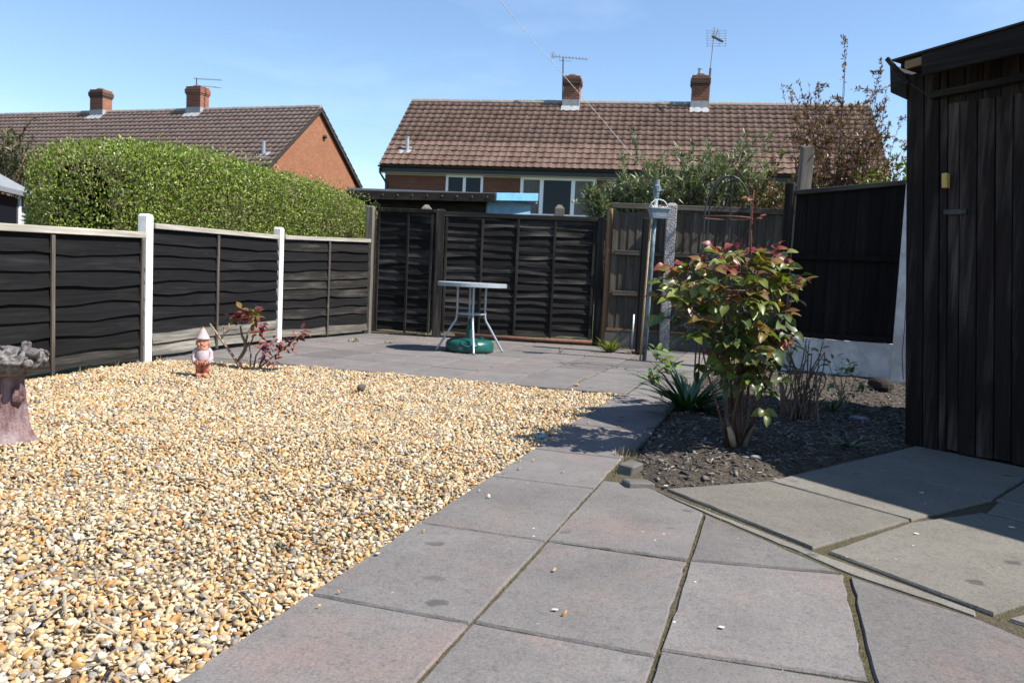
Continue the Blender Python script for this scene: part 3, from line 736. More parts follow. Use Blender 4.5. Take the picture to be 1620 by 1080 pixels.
# black panel on a white wall, with post and white pillar
K0, K1 = W2(3.2,9.65), W2(4.62,8.90); loc, rz, LK = frame(K0, K1)
kf = thing('black_fence_panel', 'large black boarded fence panel above the white wall', 'fence', loc, rz)
zw = .415*S; kl, kr = ht(1242,309,K0,K1), ht(1425,294,K0,K1)*1.0
slope = (kr-kl)/PL(1425,294,K0,K1)[0]
nb = 12
for i in range(nb):
    w = LK/nb; x = i*w; za = kl+slope*x; zb = kl+slope*(x+w)
    MB().add([(x,.0,zw+.002),(x+w,.014,zw+.002),(x+w,.024,zw+.002),(x,.024,zw+.002),(x,.0,za),(x+w,.014,zb),(x+w,.024,zb),(x,.024,za)],
             [(0,3,2,1),(4,5,6,7),(0,1,5,4),(1,2,6,5),(2,3,7,6),(3,0,4,7)]).build('board', M['panel_black'], kf)
zm = ht(1330,408,K0,K1); MB().box(.0,LK,-.035,-.003,zm-.025,zm+.025).build('rail', M['panel_black'], kf, bevel=.003)
MB().box(.0,LK,-.035,-.003,zw+.004,zw+.06).build('rail', M['panel_black'], kf, bevel=.003)
MB().add([(-.02,-.05,kl),(LK,-.05,kl+slope*LK),(LK,.05,kl+slope*LK),(-.02,.05,kl),(-.02,-.05,kl+.045),(LK,-.05,kl+slope*LK+.045),(LK,.05,kl+slope*LK+.045),(-.02,.05,kl+.045)],
         [(0,3,2,1),(4,5,6,7),(0,1,5,4),(1,2,6,5),(2,3,7,6),(3,0,4,7)]).build('capping_rail', M['rail_grey'], kf, bevel=.004)
# roughcast plinth wall
b = MB(); n = 24; r_ = random.Random(8); vs = []; fs = []
for i in range(n+1):
    x = -.05+(LK+.05)*i/n; q = r_.uniform(-.006,.006)
    vs += [(x,-.06+q,-.05),(x,-.06+q,zw+r_.uniform(-.006,.006)),(x,.08,zw),(x,.08,-.05)]
for i in range(n): fs += [(i*4,(i+1)*4,(i+1)*4+1,i*4+1),(i*4+1,(i+1)*4+1,(i+1)*4+2,i*4+2),(i*4+2,(i+1)*4+2,(i+1)*4+3,i*4+3)]
fs += [(0,1,2,3),(n*4+3,n*4+2,n*4+1,n*4)]
o = b.add(vs, fs).build('low_wall', M['render_white']); o.location = loc; o.rotation_euler = (0,0,rz); tag(o, 'low white roughcast wall under the black fence panel', 'wall')
post('wooden_post', 'dark grey wooden post at the left end of black fence panel', K0-Vector((.07,0,0)), .085, ht(1228,288,K0-Vector((.07,0,0)),K0+Vector((1,0,0))), 'gate_frame', rz=rz, chamfer=.01)
pw_ = W2(4.26,9.0); post('white_pillar', 'white rendered pillar squeezed between black fence panel and shed', pw_, .17, ht(1434,288,pw_,pw_+Vector((1,0,0))), 'render_white', 'pillar', rz=rz, chamfer=.01)
# ================================================================== SHED at the right
SC, SE = G(1434,702), G(1620,740); loc, rz, _ = frame(SC, SE)
shed = thing('garden_shed', 'dark weathered timber shed with boarded door at the right edge', 'shed', loc, rz)
s_, z_ = PL(1437,150,SC,SE); KS = s_/z_; LS = 3.8; DS = 1.7
def shx(x, y): s, z = PL(x, y, SC, SE); return s-KS*z, z
def shp(x0, x1, y0, y1, z0, z1, z1b=None):
    z1b = z1 if z1b is None else z1b; sh = lambda x, y, z: (x+KS*z, y, z)
    return MB().add([sh(x0,y0,z0),sh(x1,y0,z0),sh(x1,y1,z0),sh(x0,y1,z0),sh(x0,y0,z1),sh(x1,y0,z1b),sh(x1,y1,z1b),sh(x0,y1,z1)],
                    [(0,3,2,1),(4,5,6,7),(0,1,5,4),(1,2,6,5),(2,3,7,6),(3,0,4,7)])
_nn = Vector((-(SE-SC).y, (SE-SC).x, 0)).normalized()
def shx(x, y, off=0.0): s, z = PL(x, y, SC+_nn*off, SE+_nn*off); return s-KS*z, z
(fx0, fz0), (fx1, fz1) = shx(1426,94,-.2), shx(1620,38,-.2); fs_ = (fz1-fz0)/(fx1-fx0); ZT = lambda x: fz0+fs_*(x-fx0)
(bx0, bz0), (bx1, bz1) = shx(1460,121,-.2), shx(1620,84,-.2); fb_ = (bz1-bz0)/(bx1-bx0); ZB = lambda x: bz0+fb_*(x-bx0)
seams = [0.0]+[shx(x,460)[0] for x in (1463.6,1488,1500.7)]
door_x = seams[-1]; zl0 = shx(1500,165)[1]; door_seams = [door_x]+[shx(x,460)[0] for x in (1520,1548,1576,1604,1634)]
while door_seams[-1] < door_x+.80: door_seams.append(door_seams[-1]+.10)
for a, b in zip(seams, seams[1:]):
    shp(a+.003, b-.003, -.02+random.uniform(-.003,.002), .0, -.01, ZT(a)-.04, ZT(b)-.04).build('board', M['shed_wood'], shed, bevel=.003)
xr = door_seams[-1]+.02
while xr < LS:
    shp(xr+.003, xr+.097, -.02, .0, .03, ZT(xr)-.04, ZT(xr+.1)-.04).build('board', M['shed_wood'], shed, bevel=.003); xr += .10
for i in range(9):                                        # boards over the door
    a = door_x+(door_seams[-1]-door_x)*i/9; b = door_x+(door_seams[-1]-door_x)*(i+1)/9
    shp(a+.002, b-.002, -.018+random.uniform(-.002,.002), .0, zl0-.012, ZT(a)-.04, ZT(b)-.04).build('board', M['shed_wood'], shed, bevel=.002)
door = MB().box(0,.01,0,.01,0,.01)
door = shp(door_x+.004, door_seams[-1]-.004, .004, .02, .05, zl0, zl0).build('door', M['shed_wood'], shed)
for a, b in zip(door_seams, door_seams[1:]):
    shp(a+.003, b-.003, -.022+random.uniform(-.004,.003), .002, .012+random.uniform(0,.008), zl0-random.uniform(0,.006)).build('plank', M['shed_wood'], door, bevel=.003)
hx, hz = shx(1514,336); b = shp(hx-.055, hx+.065, -.036, -.024, hz-.016, hz+.016); b.build('hasp', M['black_iron'], door, bevel=.002)
b = MB()
for dx in (-.045,-.03,.045,.055):
    for dz in (-.01,.01): b.ell((hx+dx+KS*hz, -.037, hz+dz), (.004,.003,.004), 6, 4)
b.build('screws', M['tin_dark'], door)
yx, yz = shx(1502,288); shp(yx-.012, yx+.018, -.060, -.026, yz-.038, yz+.042).build('latch_block', m_plain('yellow_wood', (.50,.34,.10), .6, .3, .12, 30), shed, bevel=.003)
(lx0, lz0), (lx1, lz1) = shx(1480,152), shx(1620,124); ls = (lz1-lz0)/(lx1-lx0)
ZL = lambda x: lz0+ls*(x-lx0)
b = MB(); sh = lambda x, y, z: (x+KS*z, y, z)
b.add([sh(lx0,-.065,ZL(lx0)-.025),sh(LS,-.065,ZL(LS)-.025),sh(LS,-.022,ZL(LS)-.025),sh(lx0,-.022,ZL(lx0)-.025),sh(lx0,-.065,ZL(lx0)+.012),sh(LS,-.065,ZL(LS)+.012),sh(LS,-.022,ZL(LS)+.012),sh(lx0,-.022,ZL(lx0)+.012)],
      [(0,3,2,1),(4,5,6,7),(0,1,5,4),(1,2,6,5),(2,3,7,6),(3,0,4,7)]); b.build('lintel', M['shed_trim'], shed, bevel=.003)
# fascia, roof deck, felt
def slopebar(x0, x1, y0, y1, fa, fb, m, name, bev=.004):
    b = MB(); b.add([sh(x0,y0,fa(x0)),sh(x1,y0,fa(x1)),sh(x1,y1,fa(x1)),sh(x0,y1,fa(x0)),sh(x0,y0,fb(x0)),sh(x1,y0,fb(x1)),sh(x1,y1,fb(x1)),sh(x0,y1,fb(x0))],
                    [(0,3,2,1),(4,5,6,7),(0,1,5,4),(1,2,6,5),(2,3,7,6),(3,0,4,7)]); return b.build(name, M[m], shed, bevel=bev)
slopebar(bx0, LS, -.215, -.19, ZB, lambda x: ZT(x)-.006, 'shed_trim', 'fascia')
slopebar(fx0+.02, bx0-.004, -.205, -.185, lambda x: ZT(x)-.06, lambda x: ZT(x)-.016, 'shed_pale', 'fascia')
slopebar(fx0-.03, LS, -.16, DS+.1, lambda x: ZT(x)-.035, lambda x: ZT(x)-.008, 'dark_wood', 'roof_deck')
slopebar(fx0-.04, LS+.02, -.225, DS+.12, lambda x: ZT(x)-.004, lambda x: ZT(x)+.006, 'tin_dark', 'roof_felt', 0)
shp(.0, .02, .0, DS, .02, ZT(0)-.04).build('side_wall', M['shed_wood'], shed)
shp(.02, LS, DS-.02, DS, .02, ZT(0)-.04, ZT(LS)-.04).build('back_wall', M['shed_wood'], shed)
shp(LS-.02, LS, .0, DS-.02, .02, ZT(LS)-.04).build('side_wall', M['shed_wood'], shed)
gx0, gz0 = shx(1403,150,-.06); gx1, gz1 = shx(1434,158,-.04); gx2, gz2 = shx(1404,96,-.06)
b = MB(); b.add([sh(gx0+.02,-.06,gz0+.01),sh(gx1,-.04,gz1),sh(gx1,DS,gz1),sh(gx0+.02,DS,gz0+.01),sh(gx0+.015,-.06,gz2-.02),sh(gx1,-.04,ZT(gx1)-.03),sh(gx1,DS,ZT(gx1)-.03),sh(gx0+.015,DS,gz2-.02)],
               [(0,3,2,1),(4,5,6,7),(0,1,5,4),(1,2,6,5),(2,3,7,6),(3,0,4,7)]); b.build('eaves_box', M['dark_wood'], shed, bevel=.004)
(ax, az), (cx, cz) = shx(1407,88,-.19), shx(1441,128,-.19)
d = Vector((cx-ax, 0, cz-az)); n_ = Vector((-d.z, 0, d.x)).normalized()*.028
b = MB(); q = [Vector((ax,0,az))+n_*-.3, Vector((cx,0,cz))+n_*-.3, Vector((cx,0,cz))-n_*1.2, Vector((ax,0,az))-n_*1.2]
b.add([sh(p.x,-.195,p.z) for p in q]+[sh(p.x,-.175,p.z) for p in q], [(0,1,2,3)[::-1],(4,5,6,7),(0,1,5,4),(1,2,6,5),(2,3,7,6),(3,0,4,7)])
b.build('loose_board', M['shed_trim'], shed, bevel=.002)
b = MB(); w = [shx(1440,128),shx(1460,140),shx(1472,150),shx(1482,158)]; b.tube([sh(x,-.10+i*.02,z) for i,(x,z) in enumerate(w)], .004, 6); b.build('loose_wire', M['black_plastic'], shed)

# ================================================================== HOUSES
def tile_geo(w=.30, l=.42, t=.034):
    px = [(0,.006),(.10,.0),(.38,.0),(.50,.008),(.62,.022),(.76,.028),(.90,.020),(1.0,.006)]
    n = len(px); V = []
    for y, dz in ((0,.040),(l,-.004)):
        V += [(a*w, y, z+dz) for a, z in px]
    V += [(a*w, 0.004, z+.040-t) for a, z in px]
    F = [(i, i+1, n+i+1, n+i) for i in range(n-1)]+[(2*n+i, 2*n+i+1, i+1, i) for i in range(n-1)]
    return np.array(V), np.array(F)
TV, TF = tile_geo()
def roof_tiles(roof, x0, x1, y0, z0, ang, nr, ex, m, singles, sgn=1, yflip=None):
    """courses of rolled tiles up one slope; `singles` of them as objects of their own"""
    nc = int((x1-x0)/.30); V, F, C = [], [], []; k = 0; cells = [(r, c) for r in range(nr) for c in range(nc)]
    one = None; cs, sn = math.cos(ang), math.sin(ang)
    rr = np.random.default_rng(5)
    for r, c in cells:
        X = x0+c*(x1-x0)/nc; jit = rr.normal(0,.005); lift = rr.normal(0,.003)
        Y = y0+sgn*(r*ex*cs); Z = z0+r*ex*sn
        if k < singles and sgn > 0:
            if one is None:
                one = bpy.data.meshes.new('tile'); one.from_pydata([tuple(v) for v in TV], [], [tuple(f) for f in TF]); one.update()
                at = one.color_attributes.new('Col','FLOAT_COLOR','POINT'); at.data.foreach_set('color', [0.0]*4*len(TV))
            link('tile', one, M[m], roof, (X, Y+jit, Z+.02+lift), (ang, 0, 0)); k += 1; continue
        v = TV.copy(); y = v[:,1]+jit; z = v[:,2]+lift
        W = np.stack([v[:,0]+X if sgn > 0 else v[:,0]+X, Y+sgn*(y*cs-z*sn), Z+.02+y*sn+z*cs], 1)
        V.append(W); F.append((TF if sgn > 0 else TF[:, ::-1])+len(TV)*len(F)); g = rr.random(); C.append(np.full((len(TV),3), g))
    if V:
        o = link('tile_courses', np_mesh('tile_courses', np.vstack(V), np.vstack(F), np.vstack(C)), M[m], roof); o['kind'] = 'stuff'
def window(parent, x0, x1, z0, z1, bars, curtain=(), recess=.06, fw=.065):
    w = MB().box(x0-.0,x1,-.005+recess,.02+recess,z0,z1).build('window', M['room_dark'], parent)
    b = MB(); y0, y1 = -.03, .03
    b.box(x0,x1,y0,y1,z0,z0+fw); b.box(x0,x1,y0,y1,z1-fw,z1); b.box(x0,x0+fw,y0,y1,z0+fw,z1-fw); b.box(x1-fw,x1,y0,y1,z0+fw,z1-fw)
    for s in bars: b.box(s-fw*.6,s+fw*.6,y0,y1,z0+fw,z1-fw)
    b.build('frame', M['white_plastic'], w, bevel=.006)
    ed = [x0+fw*.5]+list(bars)+[x1-fw*.5]
    for i, (a, c) in enumerate(zip(ed, ed[1:])):
        if i in curtain:
            MB().box(a+fw*.5+.01,c-fw*.5-.01,.0,.006,z0+fw,z1-fw).build('curtain', M['curtain'], w)
            MB().box(a+fw*.5,c-fw*.5,-.016,-.010,z0+fw,z1-fw).build('pane', M['glass_clear'], w)
        else: MB().box(a+fw*.5,c-fw*.5,-.012,-.004,z0+fw,z1-fw).build('pane', M['glass'], w)
    MB().box(x0-.04,x1+.04,-.07,.0,z0-.05,z0-.003).build('sill', M['white_plastic'], w)
t = NT('glass_clear', .05, .5); tr = t.n('ShaderNodeBsdfTransparent'); ms = t.n('ShaderNodeMixShader'); ms.inputs[0].default_value = .75
t.col((.02,.02,.025)); t.l(t.b.outputs[0], ms.inputs[1]); t.l(tr.outputs[0], ms.inputs[2]); t.l(ms.outputs[0], t.t.nodes['Material Output'].inputs[0]); M['glass_clear'] = t.m
def chimney(parent, x, y, zr, w, d, h, pot=None, sooty=True):
    c = MB().box(x-w/2,x+w/2,y-d/2,y+d/2,zr-1.2,zr+h-.42).build('chimney', M['brick_chim'], parent)
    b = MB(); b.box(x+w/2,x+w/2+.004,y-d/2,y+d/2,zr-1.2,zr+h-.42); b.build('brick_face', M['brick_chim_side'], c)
    for k, (e, z0, z1) in enumerate(((.03,h-.42,h-.34),(.065,h-.34,h-.12),(.02,h-.12,h))):
        MB().box(x-w/2-e,x+w/2+e,y-d/2-e,y+d/2+e,zr+z0,zr+z1).build('oversail_course', M['brick_sooty' if (sooty and k < 2) else 'brick_chim'], c, bevel=.01)
    MB().lathe([(.22,0),(.24,.03),(.16,.10)],12,Matrix.Translation((x,y,zr+h))).build('flaunching', M['concrete'], c)
    if pot:
        MB().lathe([(.085,.05),(.085,.30),(.105,.30),(.105,.33),(.07,.33)],14,Matrix.Translation((x+pot,y,zr+h))).build('pot', M['galv'], c, smooth=False)
    b = MB(); e = .02; b.box(x-w/2-e,x+w/2+e,y-d/2-e,y+d/2+e,zr-1.0,zr+.14); b.build('flashing', M['lead'], c)
    b = MB(); a = ANG; yy = y-d/2-.30
    b.add([(x-w/2-.05,yy,zr-.30*math.tan(a)-d/2*math.tan(a)+.10),(x+w/2+.05,yy,zr-.30*math.tan(a)-d/2*math.tan(a)+.10),(x+w/2+.05,y-d/2,zr-d/2*math.tan(a)+.115),(x-w/2-.05,y-d/2,zr-d/2*math.tan(a)+.115),
           (x-w/2-.05,yy,zr-.30*math.tan(a)-d/2*math.tan(a)+.125),(x+w/2+.05,yy,zr-.30*math.tan(a)-d/2*math.tan(a)+.125),(x+w/2+.05,y-d/2,zr-d/2*math.tan(a)+.14),(x-w/2-.05,y-d/2,zr-d/2*math.tan(a)+.14)],
          [(0,3,2,1),(4,5,6,7),(0,1,5,4),(1,2,6,5),(2,3,7,6),(3,0,4,7)]); b.build('apron', M['lead'], c)
    return c
def house(name, label, loc, rz, L, W, ez, rz_, m_front, tilem, singles, over=.3, verge=.12):
    global ANG
    h = thing(name, label, 'house', loc, rz); ANG = ang = math.atan2(rz_-ez, W/2+over)
    MB().box(0,L,0,.25,-.1,ez+.10).build('wall', M['brick_front'], h)
    MB().box(.0,L,W-.25,W,-.1,ez+.10).build('wall', M['brick_front'], h)
    for x in (0, L-.25):
        q = (0 if x == 0 else L-.25); e = .006
        b = MB(); b.add([(q+e if x==0 else q,.25,-.1),(q+.25 if x else q+.25,.25,-.1),(q+.25,W-.25,-.1),(q+(e if x==0 else 0),W-.25,-.1)],[(0,3,2,1)])
        xa, xb = q+(.006 if x == 0 else .0), q+.25-(.0 if x == 0 else .006)
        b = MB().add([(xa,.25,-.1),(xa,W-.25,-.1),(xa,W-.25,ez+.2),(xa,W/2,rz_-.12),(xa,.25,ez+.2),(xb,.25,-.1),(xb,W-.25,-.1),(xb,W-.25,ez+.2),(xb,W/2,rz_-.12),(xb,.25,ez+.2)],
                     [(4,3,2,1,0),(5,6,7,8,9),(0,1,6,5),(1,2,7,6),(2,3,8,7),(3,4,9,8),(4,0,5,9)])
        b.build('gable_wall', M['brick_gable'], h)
    b = MB(); y0 = -over; y1 = W+over; tz = .10
    b.add([(-verge,y0,ez),(L+verge,y0,ez),(L+verge,W/2,rz_),(-verge,W/2,rz_),(-verge,y1,ez),(L+verge,y1,ez),
           (-verge,y0,ez-tz),(L+verge,y0,ez-tz),(L+verge,W/2,rz_-tz),(-verge,W/2,rz_-tz),(-verge,y1,ez-tz),(L+verge,y1,ez-tz)],
          [(0,1,2,3),(3,2,5,4),(6,9,8,7),(9,10,11,8),(0,6,7,1),(4,5,11,10),(0,3,9,6),(3,4,10,9),(1,7,8,2),(2,8,11,5)])
    roof = b.build('roof', m_plain(name+'_roof_deck', (.10,.06,.045), .9), h)
    sl = math.hypot(rz_-ez, W/2+over); nr = int(sl/.36); ex = sl/nr
    roof_tiles(roof, -verge-.03, L+verge+.03, -over-.05, ez, ang, nr, ex, tilem, singles)
    roof_tiles(roof, -verge-.03, L+verge+.03, W+over+.05, ez, ang, nr, ex, tilem, 0, -1)
    n = int((L+2*verge)/.45)
    rm = MB().tube([(0,0,0),(.445,0,0)],.13,10).mesh('ridge_tile')
    for i in range(n):
        link('ridge_tile', rm, M['ridge'], roof, (-verge+i*(L+2*verge)/n, W/2, rz_+.035+random.uniform(-.006,.006)), (0, random.uniform(-.006,.006), 0))
    # bargeboards
    for x in (-verge-.02, L+verge-.005):
        b = MB(); b.add([(x,y0,ez-.16),(x,W/2,rz_-.16),(x,W/2,rz_+.02),(x,y0,ez+.02),(x+.025,y0,ez-.16),(x+.025,W/2,rz_-.16),(x+.025,W/2,rz_+.02),(x+.025,y0,ez+.02)],
                        [(0,1,2,3)[::-1],(4,5,6,7),(0,1,5,4),(1,2,6,5),(2,3,7,6),(3,0,4,7)])
        b.add([(x,y1,ez-.16),(x,W/2,rz_-.16),(x,W/2,rz_+.02),(x,y1,ez+.02),(x+.025,y1,ez-.16),(x+.025,W/2,rz_-.16),(x+.025,W/2,rz_+.02),(x+.025,y1,ez+.02)],
              [(0,1,2,3),(4,5,6,7)[::-1],(0,4,5,1),(1,5,6,2),(2,6,7,3),(3,7,4,0)])
        b.build('bargeboard', M['tin_dark'], h)
    # gutter, fascia
    b = MB()
    for i in range(7):
        a = math.pi*(1+i/6)
    pr = [(math.cos(math.pi*(1+i/6))*.07, math.sin(math.pi*(1+i/6))*.07) for i in range(7)]
    vs = []; fs = []
    for x in (-verge-.05, L+verge): vs += [(x,-over-.09+p,ez-.02+q) for p, q in pr]
    fs = [(i,i+1,8+i,7+i) for i in range(6)]; b.add(vs, fs); b.build('gutter', M['black_plastic'], h)
    MB().box(-verge,L+verge,-over-.012,-over+.012,ez-.26,ez-.02).build('fascia', M['black_plastic'], h)
    MB().box(-verge,L+verge,-over+.012,.0,ez-.28,ez-.25).build('soffit', m_plain(name+'_soffit', (.42,.40,.36), .7), h)
    return h
# pair of houses behind the gate
EZ = 5.0
HA, HB = G(606,261,EZ), G(1242,277,EZ); dH = (HB-HA); dH.z = 0; dH.normalize()
nH = Vector((-dH.y, dH.x, 0)); over = .3; oH = HA+nH*over; oH.z = 0
rH = math.atan2(dH.y, dH.x)
LH = PL(1404,270,HA,HB)[0]
WH = 7.4; rp = HA+nH*(WH/2+over); ridz = PL(800,164,rp,rp+dH)[1]
hs = house('brick_house', 'brown tiled brick house with two chimneys and white windows behind the gate', (oH.x,oH.y,0), rH, LH, WH, EZ, ridz, 'brick_front', 'tile_brown', 300)
wx = lambda x, y: PL(x, y, oH, oH+dH)
(a, zt), (c, _) = wx(706,276), wx(765,276); window(hs, a, c, zt-1.15, zt, [(a+c)/2], fw=.10)
(a, zt), (c, _) = wx(824,279), wx(944,281); w_ = c-a; window(hs, a, c, zt-1.55, zt, [a+w_*.285, a+w_*.70], (0,2), fw=.125)
(a, zt), (c, _) = wx(1092,286), wx(1150,287); window(hs, a, c, zt-1.3, zt, [(a+c)/2], fw=.08)
MB().box(-.0,LH,-.02,-.002,EZ-.34,EZ-.285).build('frieze', m_plain('frieze', (.4,.38,.35), .7), hs)
rx = lambda x, y: PL(x, y, rp, rp+dH)
ch1 = rx(905,150)[0]; ch2 = rx(1107,150)[0]
chw = .68
for cxx, pot, top in ((ch1,.0,118),(ch2,-.05,117)):
    zt = rx(905,top)[1] if cxx == ch1 else rx(1107,top)[1]
    chimney(hs, cxx, WH/2, ridz, chw, .6, zt-ridz-.12, pot)
b = MB(); d0x, d0z = wx(603,262); b.tube([(-.10,-.38,EZ-.12),(-.10,-.36,EZ-.3),(.05,-.1,EZ-.62),(.10,-.06,EZ-.8),(.10,-.06,.2)], .042, 8); b.build('downpipe', M['black_plastic'], hs)
def vent(h, fx, fy, A, d, n, over, ez, ang):
    # stub pipe standing on the front slope, on the line of sight
    best = None
    for k in range(60):
        y = -over+k*.1; q = A+n*(over+y); s, z = PL(fx, fy, q, q+d); zz = ez+(y+over)*math.tan(ang)
        if best is None or abs(z-zz) < best[0]: best = (abs(z-zz), s, y, zz)
    _, s, y, zz = best
    v = MB().lathe([(.075,-.05),(.075,.55),(.085,.55),(.085,.60),(.05,.60)],12,Matrix.Translation((s,y,zz))).build('vent_pipe', M['galv'], h)
    MB().box(-.32,.32,-.25,.25,.05,.075,Matrix.Translation((s,y,zz)) @ Euler((ang,0,0)).to_matrix().to_4x4()).build('flashing', M['lead'], v)
vent(hs, 644, 241, HA, dH, nH, over, EZ, ANG)

# house on the left, gable towards us
LC, LB = G(424,263,EZ), G(571,297,EZ); g2 = LB-LC; g2.z = 0; W2_ = g2.length-.5; nL = g2.normalized(); dL = Vector((nL.y,-nL.x,0))
LL = 30.0; oL = LC-dL*(LL+.12)+nL*.3; rL = math.atan2(dL.y, dL.x)
rpL = LC+nL*(g2.length/2); ridL = PL(512,171,rpL,rpL+dL)[1]
h2 = house('brick_house', 'long brown tiled house with orange brick gable beyond the hedge', (oL.x,oL.y,0), rL, LL, W2_, EZ, ridL, 'brick_front', 'tile_grey', 0)
oR = oL+nL*(W2_/2); rx2 = lambda x, y: PL(x, y, oR, oR+dL)
for px_, top, pot in ((160,142,None),(313,137,.0)):
    s, zt = rx2(px_, top); chimney(h2, s, W2_/2, ridL, .84, .62, zt-ridL-.05, pot, px_ < 200)
vent(h2, 417, 245, LC-dL*(LL+.12), dL, nL, .3, EZ, ANG)
# security lamp on the gable
s_l, z_l = PL(507,215,LC+dL*-.12,LB+dL*-.12)
MB().ell((LL+.06,s_l,z_l),(.09,.12,.10),10,6).build('gable_lamp', M['black_plastic'], h2)

# aerials -------------------------------------------------------------
def yagi(name, label, base, mast, boom_a, boom_b, nel, el, lattice=False, extra=None):
    t = thing(name, label, 'aerial', base); base = Vector(base)
    MB().tube([Vector((0,0,0)), Vector(mast)-base], .028, 8).build('mast', M['aerial_pole'], t)
    a, b_ = Vector(boom_a)-base, Vector(boom_b)-base
    MB().tube([a, b_], .018, 6).build('boom', M['aerial_metal'], t)
    d = (b_-a).normalized(); sd = d.cross(Vector((0,0,1))).normalized()
    up = Vector((0,0,1))*.35+sd
    up.normalize()
    for i in range(nel):
        p = a.lerp(b_, (i+.5)/nel); l = el*(1-.35*i/nel)
        MB().tube([p-up*l, p+up*l], .011, 5).build('element', M['aerial_metal'], t)
    return t
q = lambda x, y, off=0.0: (lambda s, z: Vector((rp.x+dH.x*s-nH.x*off, rp.y+dH.y*s-nH.y*off, z)))(*PL(x, y, rp-nH*off, rp-nH*off+dH))
t = yagi('tv_aerial', 'slim tv aerial with long toothed boom on the chimney near the cable', q(890,158,.2), q(891,92,.2), q(872,89,.2), q(930,94,.2), 11, .16)
mb = MB()
for k in range(5): mb.tube([q(872,84+2.6*k,.35)-t.location, q(877,82+2.6*k,.35)-t.location], .012, 5)
mb.tube([q(871,84,.35)-t.location, q(875,96,.35)-t.location], .012, 5); mb.build('reflector', M['aerial_metal'], t)
mb = MB().tube([q(884,96,.2)-t.location, q(904,97,.2)-t.location], .012, 5).build('brace', M['aerial_metal'], t)
t = thing('tv_aerial', 'tall tv aerial with square wire grid on the right chimney', 'aerial', q(1120,165,.2)); tb = t.location
MB().tube([Vector(), q(1124,108,.2)-tb], .045, 8).build('mast', M['aerial_pole'], t)
MB().tube([q(1124,110,.2)-tb, q(1131,44,.2)-tb], .028, 8).build('mast', M['aerial_metal'], t)
mb = MB()
for k in range(7):
    y = 49+k*4.0; mb.tube([q(1118,y,.32)-tb, q(1149,y,.32)-tb], .010, 4)
for x in (1118.5,1128,1138,1148.5): mb.tube([q(x,48,.32)-tb, q(x,74,.32)-tb], .010, 4)
mb.build('grid', M['aerial_metal'], t)
MB().tube([q(1127,58,.45)-tb, q(1143,66,.9)-tb], .05, 6).build('boom', M['aerial_pole'], t)
MB().tube([q(1136,46,.3)-tb, q(1131,60,.3)-tb], .022, 6).build('brace', M['aerial_metal'], t)
q2 = lambda x, y: (lambda s, z: Vector((oR.x+dL.x*s, oR.y+dL.y*s, z)))(*rx2(x, y))
t = yagi('tv_aerial', 'small double tv aerial on the orange chimney of the left house', q2(311,142), q2(311,124), q2(307,124.5), q2(351,127), 10, .13)
MB().tube([q2(320,136.5)-t.location, q2(351,139.5)-t.location], .016, 5).build('boom', M['aerial_metal'], t)
for k in range(8):
    x = 322+k*3.7; p = q2(x, 136.7+.1*k*3.7*.25)-t.location; MB().tube([p-Vector((0,.1,.05)), p+Vector((0,.1,.05))], .011, 5).build('element', M['aerial_metal'], t)
# overhead cable
A, B = DP(770,-40,9.0), HA+dH*PL(1046,306,HA,HB)[0]-nH*.05; B.z = PL(1046,306,HA,HB)[1]
cps = [(790,0,10.5),(812,27,12.3),(842,65,15),(868,92,18),(905,135,22),(950,186,26.5),(1000,246,30)]
pts = [A]+[DP(*c) for c in cps]+[B]
tag(MB().tube(pts, [.0035,.004,.0045,.005,.0055,.007,.009,.010,.011], 6).build('overhead_cable', M['cable'], smooth=True), 'thin pale overhead cable slanting down to the house eaves', 'cable')

# outbuilding behind the gate -----------------------------------------
zo = 0
oA = DP(548,301,GM.y+1.6); oB = DP(783,306,GM.y+1.35); oC = DP(852,307,GM.y+2.5)
ob = thing('outbuilding', 'flat roofed dark outbuilding with blue painted end behind the gate', 'outbuilding', (oA.x,oA.y,0))
def wl(p, z): return (p.x-oA.x, p.y-oA.y, z)
def quadwall(p, q_, z0a, z1a, z0b, z1b, th, m, name):
    d = Vector((q_.x-p.x, q_.y-p.y, 0)).normalized(); n = Vector((-d.y, d.x, 0))*th
    b = MB(); b.add([wl(p,z0a),wl(q_,z0b),wl(q_+n,z0b),wl(p+n,z0a),wl(p,z1a),wl(q_,z1b),wl(q_+n,z1b),wl(p+n,z1a)],
                    [(0,3,2,1),(4,5,6,7),(0,1,5,4),(1,2,6,5),(2,3,7,6),(3,0,4,7)]); return b.build(name, M[m], ob, bevel=.004)
sc_ = lambda px, Y: px*Y/FPX
fh = sc_(13, oA.y)
dd = (oB-oA); dd.z = 0; dd.normalize(); nn = Vector((-dd.y, dd.x, 0))
quadwall(oA, oB, oA.z-fh, oA.z, oB.z-fh, oB.z, .03, 'dark_wood', 'fascia')
quadwall(oA+nn*.25, oB+nn*.25-dd*.1, 0, oA.z-fh*.5, 0, oB.z-fh*.5, .04, 'dark_wood', 'wall')
fb = sc_(11, oB.y)
quadwall(oB+dd*.03, oC, oB.z-fb, oB.z+.01, oC.z-fb*1.1, oC.z+.01, .03, 'blue_paint', 'end_fascia')
quadwall(oB+nn*.2-dd*.12, oC-dd*.12+nn*.05, 0, oB.z-.05, 0, oC.z-.05, .04, 'blue_paint2', 'end_wall')
D4 = oA+nn*2.2
b = MB(); b.prism([(p.x-oA.x,p.y-oA.y) for p in (oA+nn*.03, oB+nn*.03, oC+nn*.04-dd*.02, D4+dd*.0+nn*.2)], 0, .03); rf = b.build('roof', M['felt'], ob); rf.location.z = oB.z-.02
b = MB()
for i in range(10):
    p = oA.lerp(oB, (i+.5)/10); b.ell((p.x-oA.x, p.y-oA.y-.004, oA.z+(oB.z-oA.z)*(i+.5)/10-fh*.45), (.014,.006,.014), 6, 4)
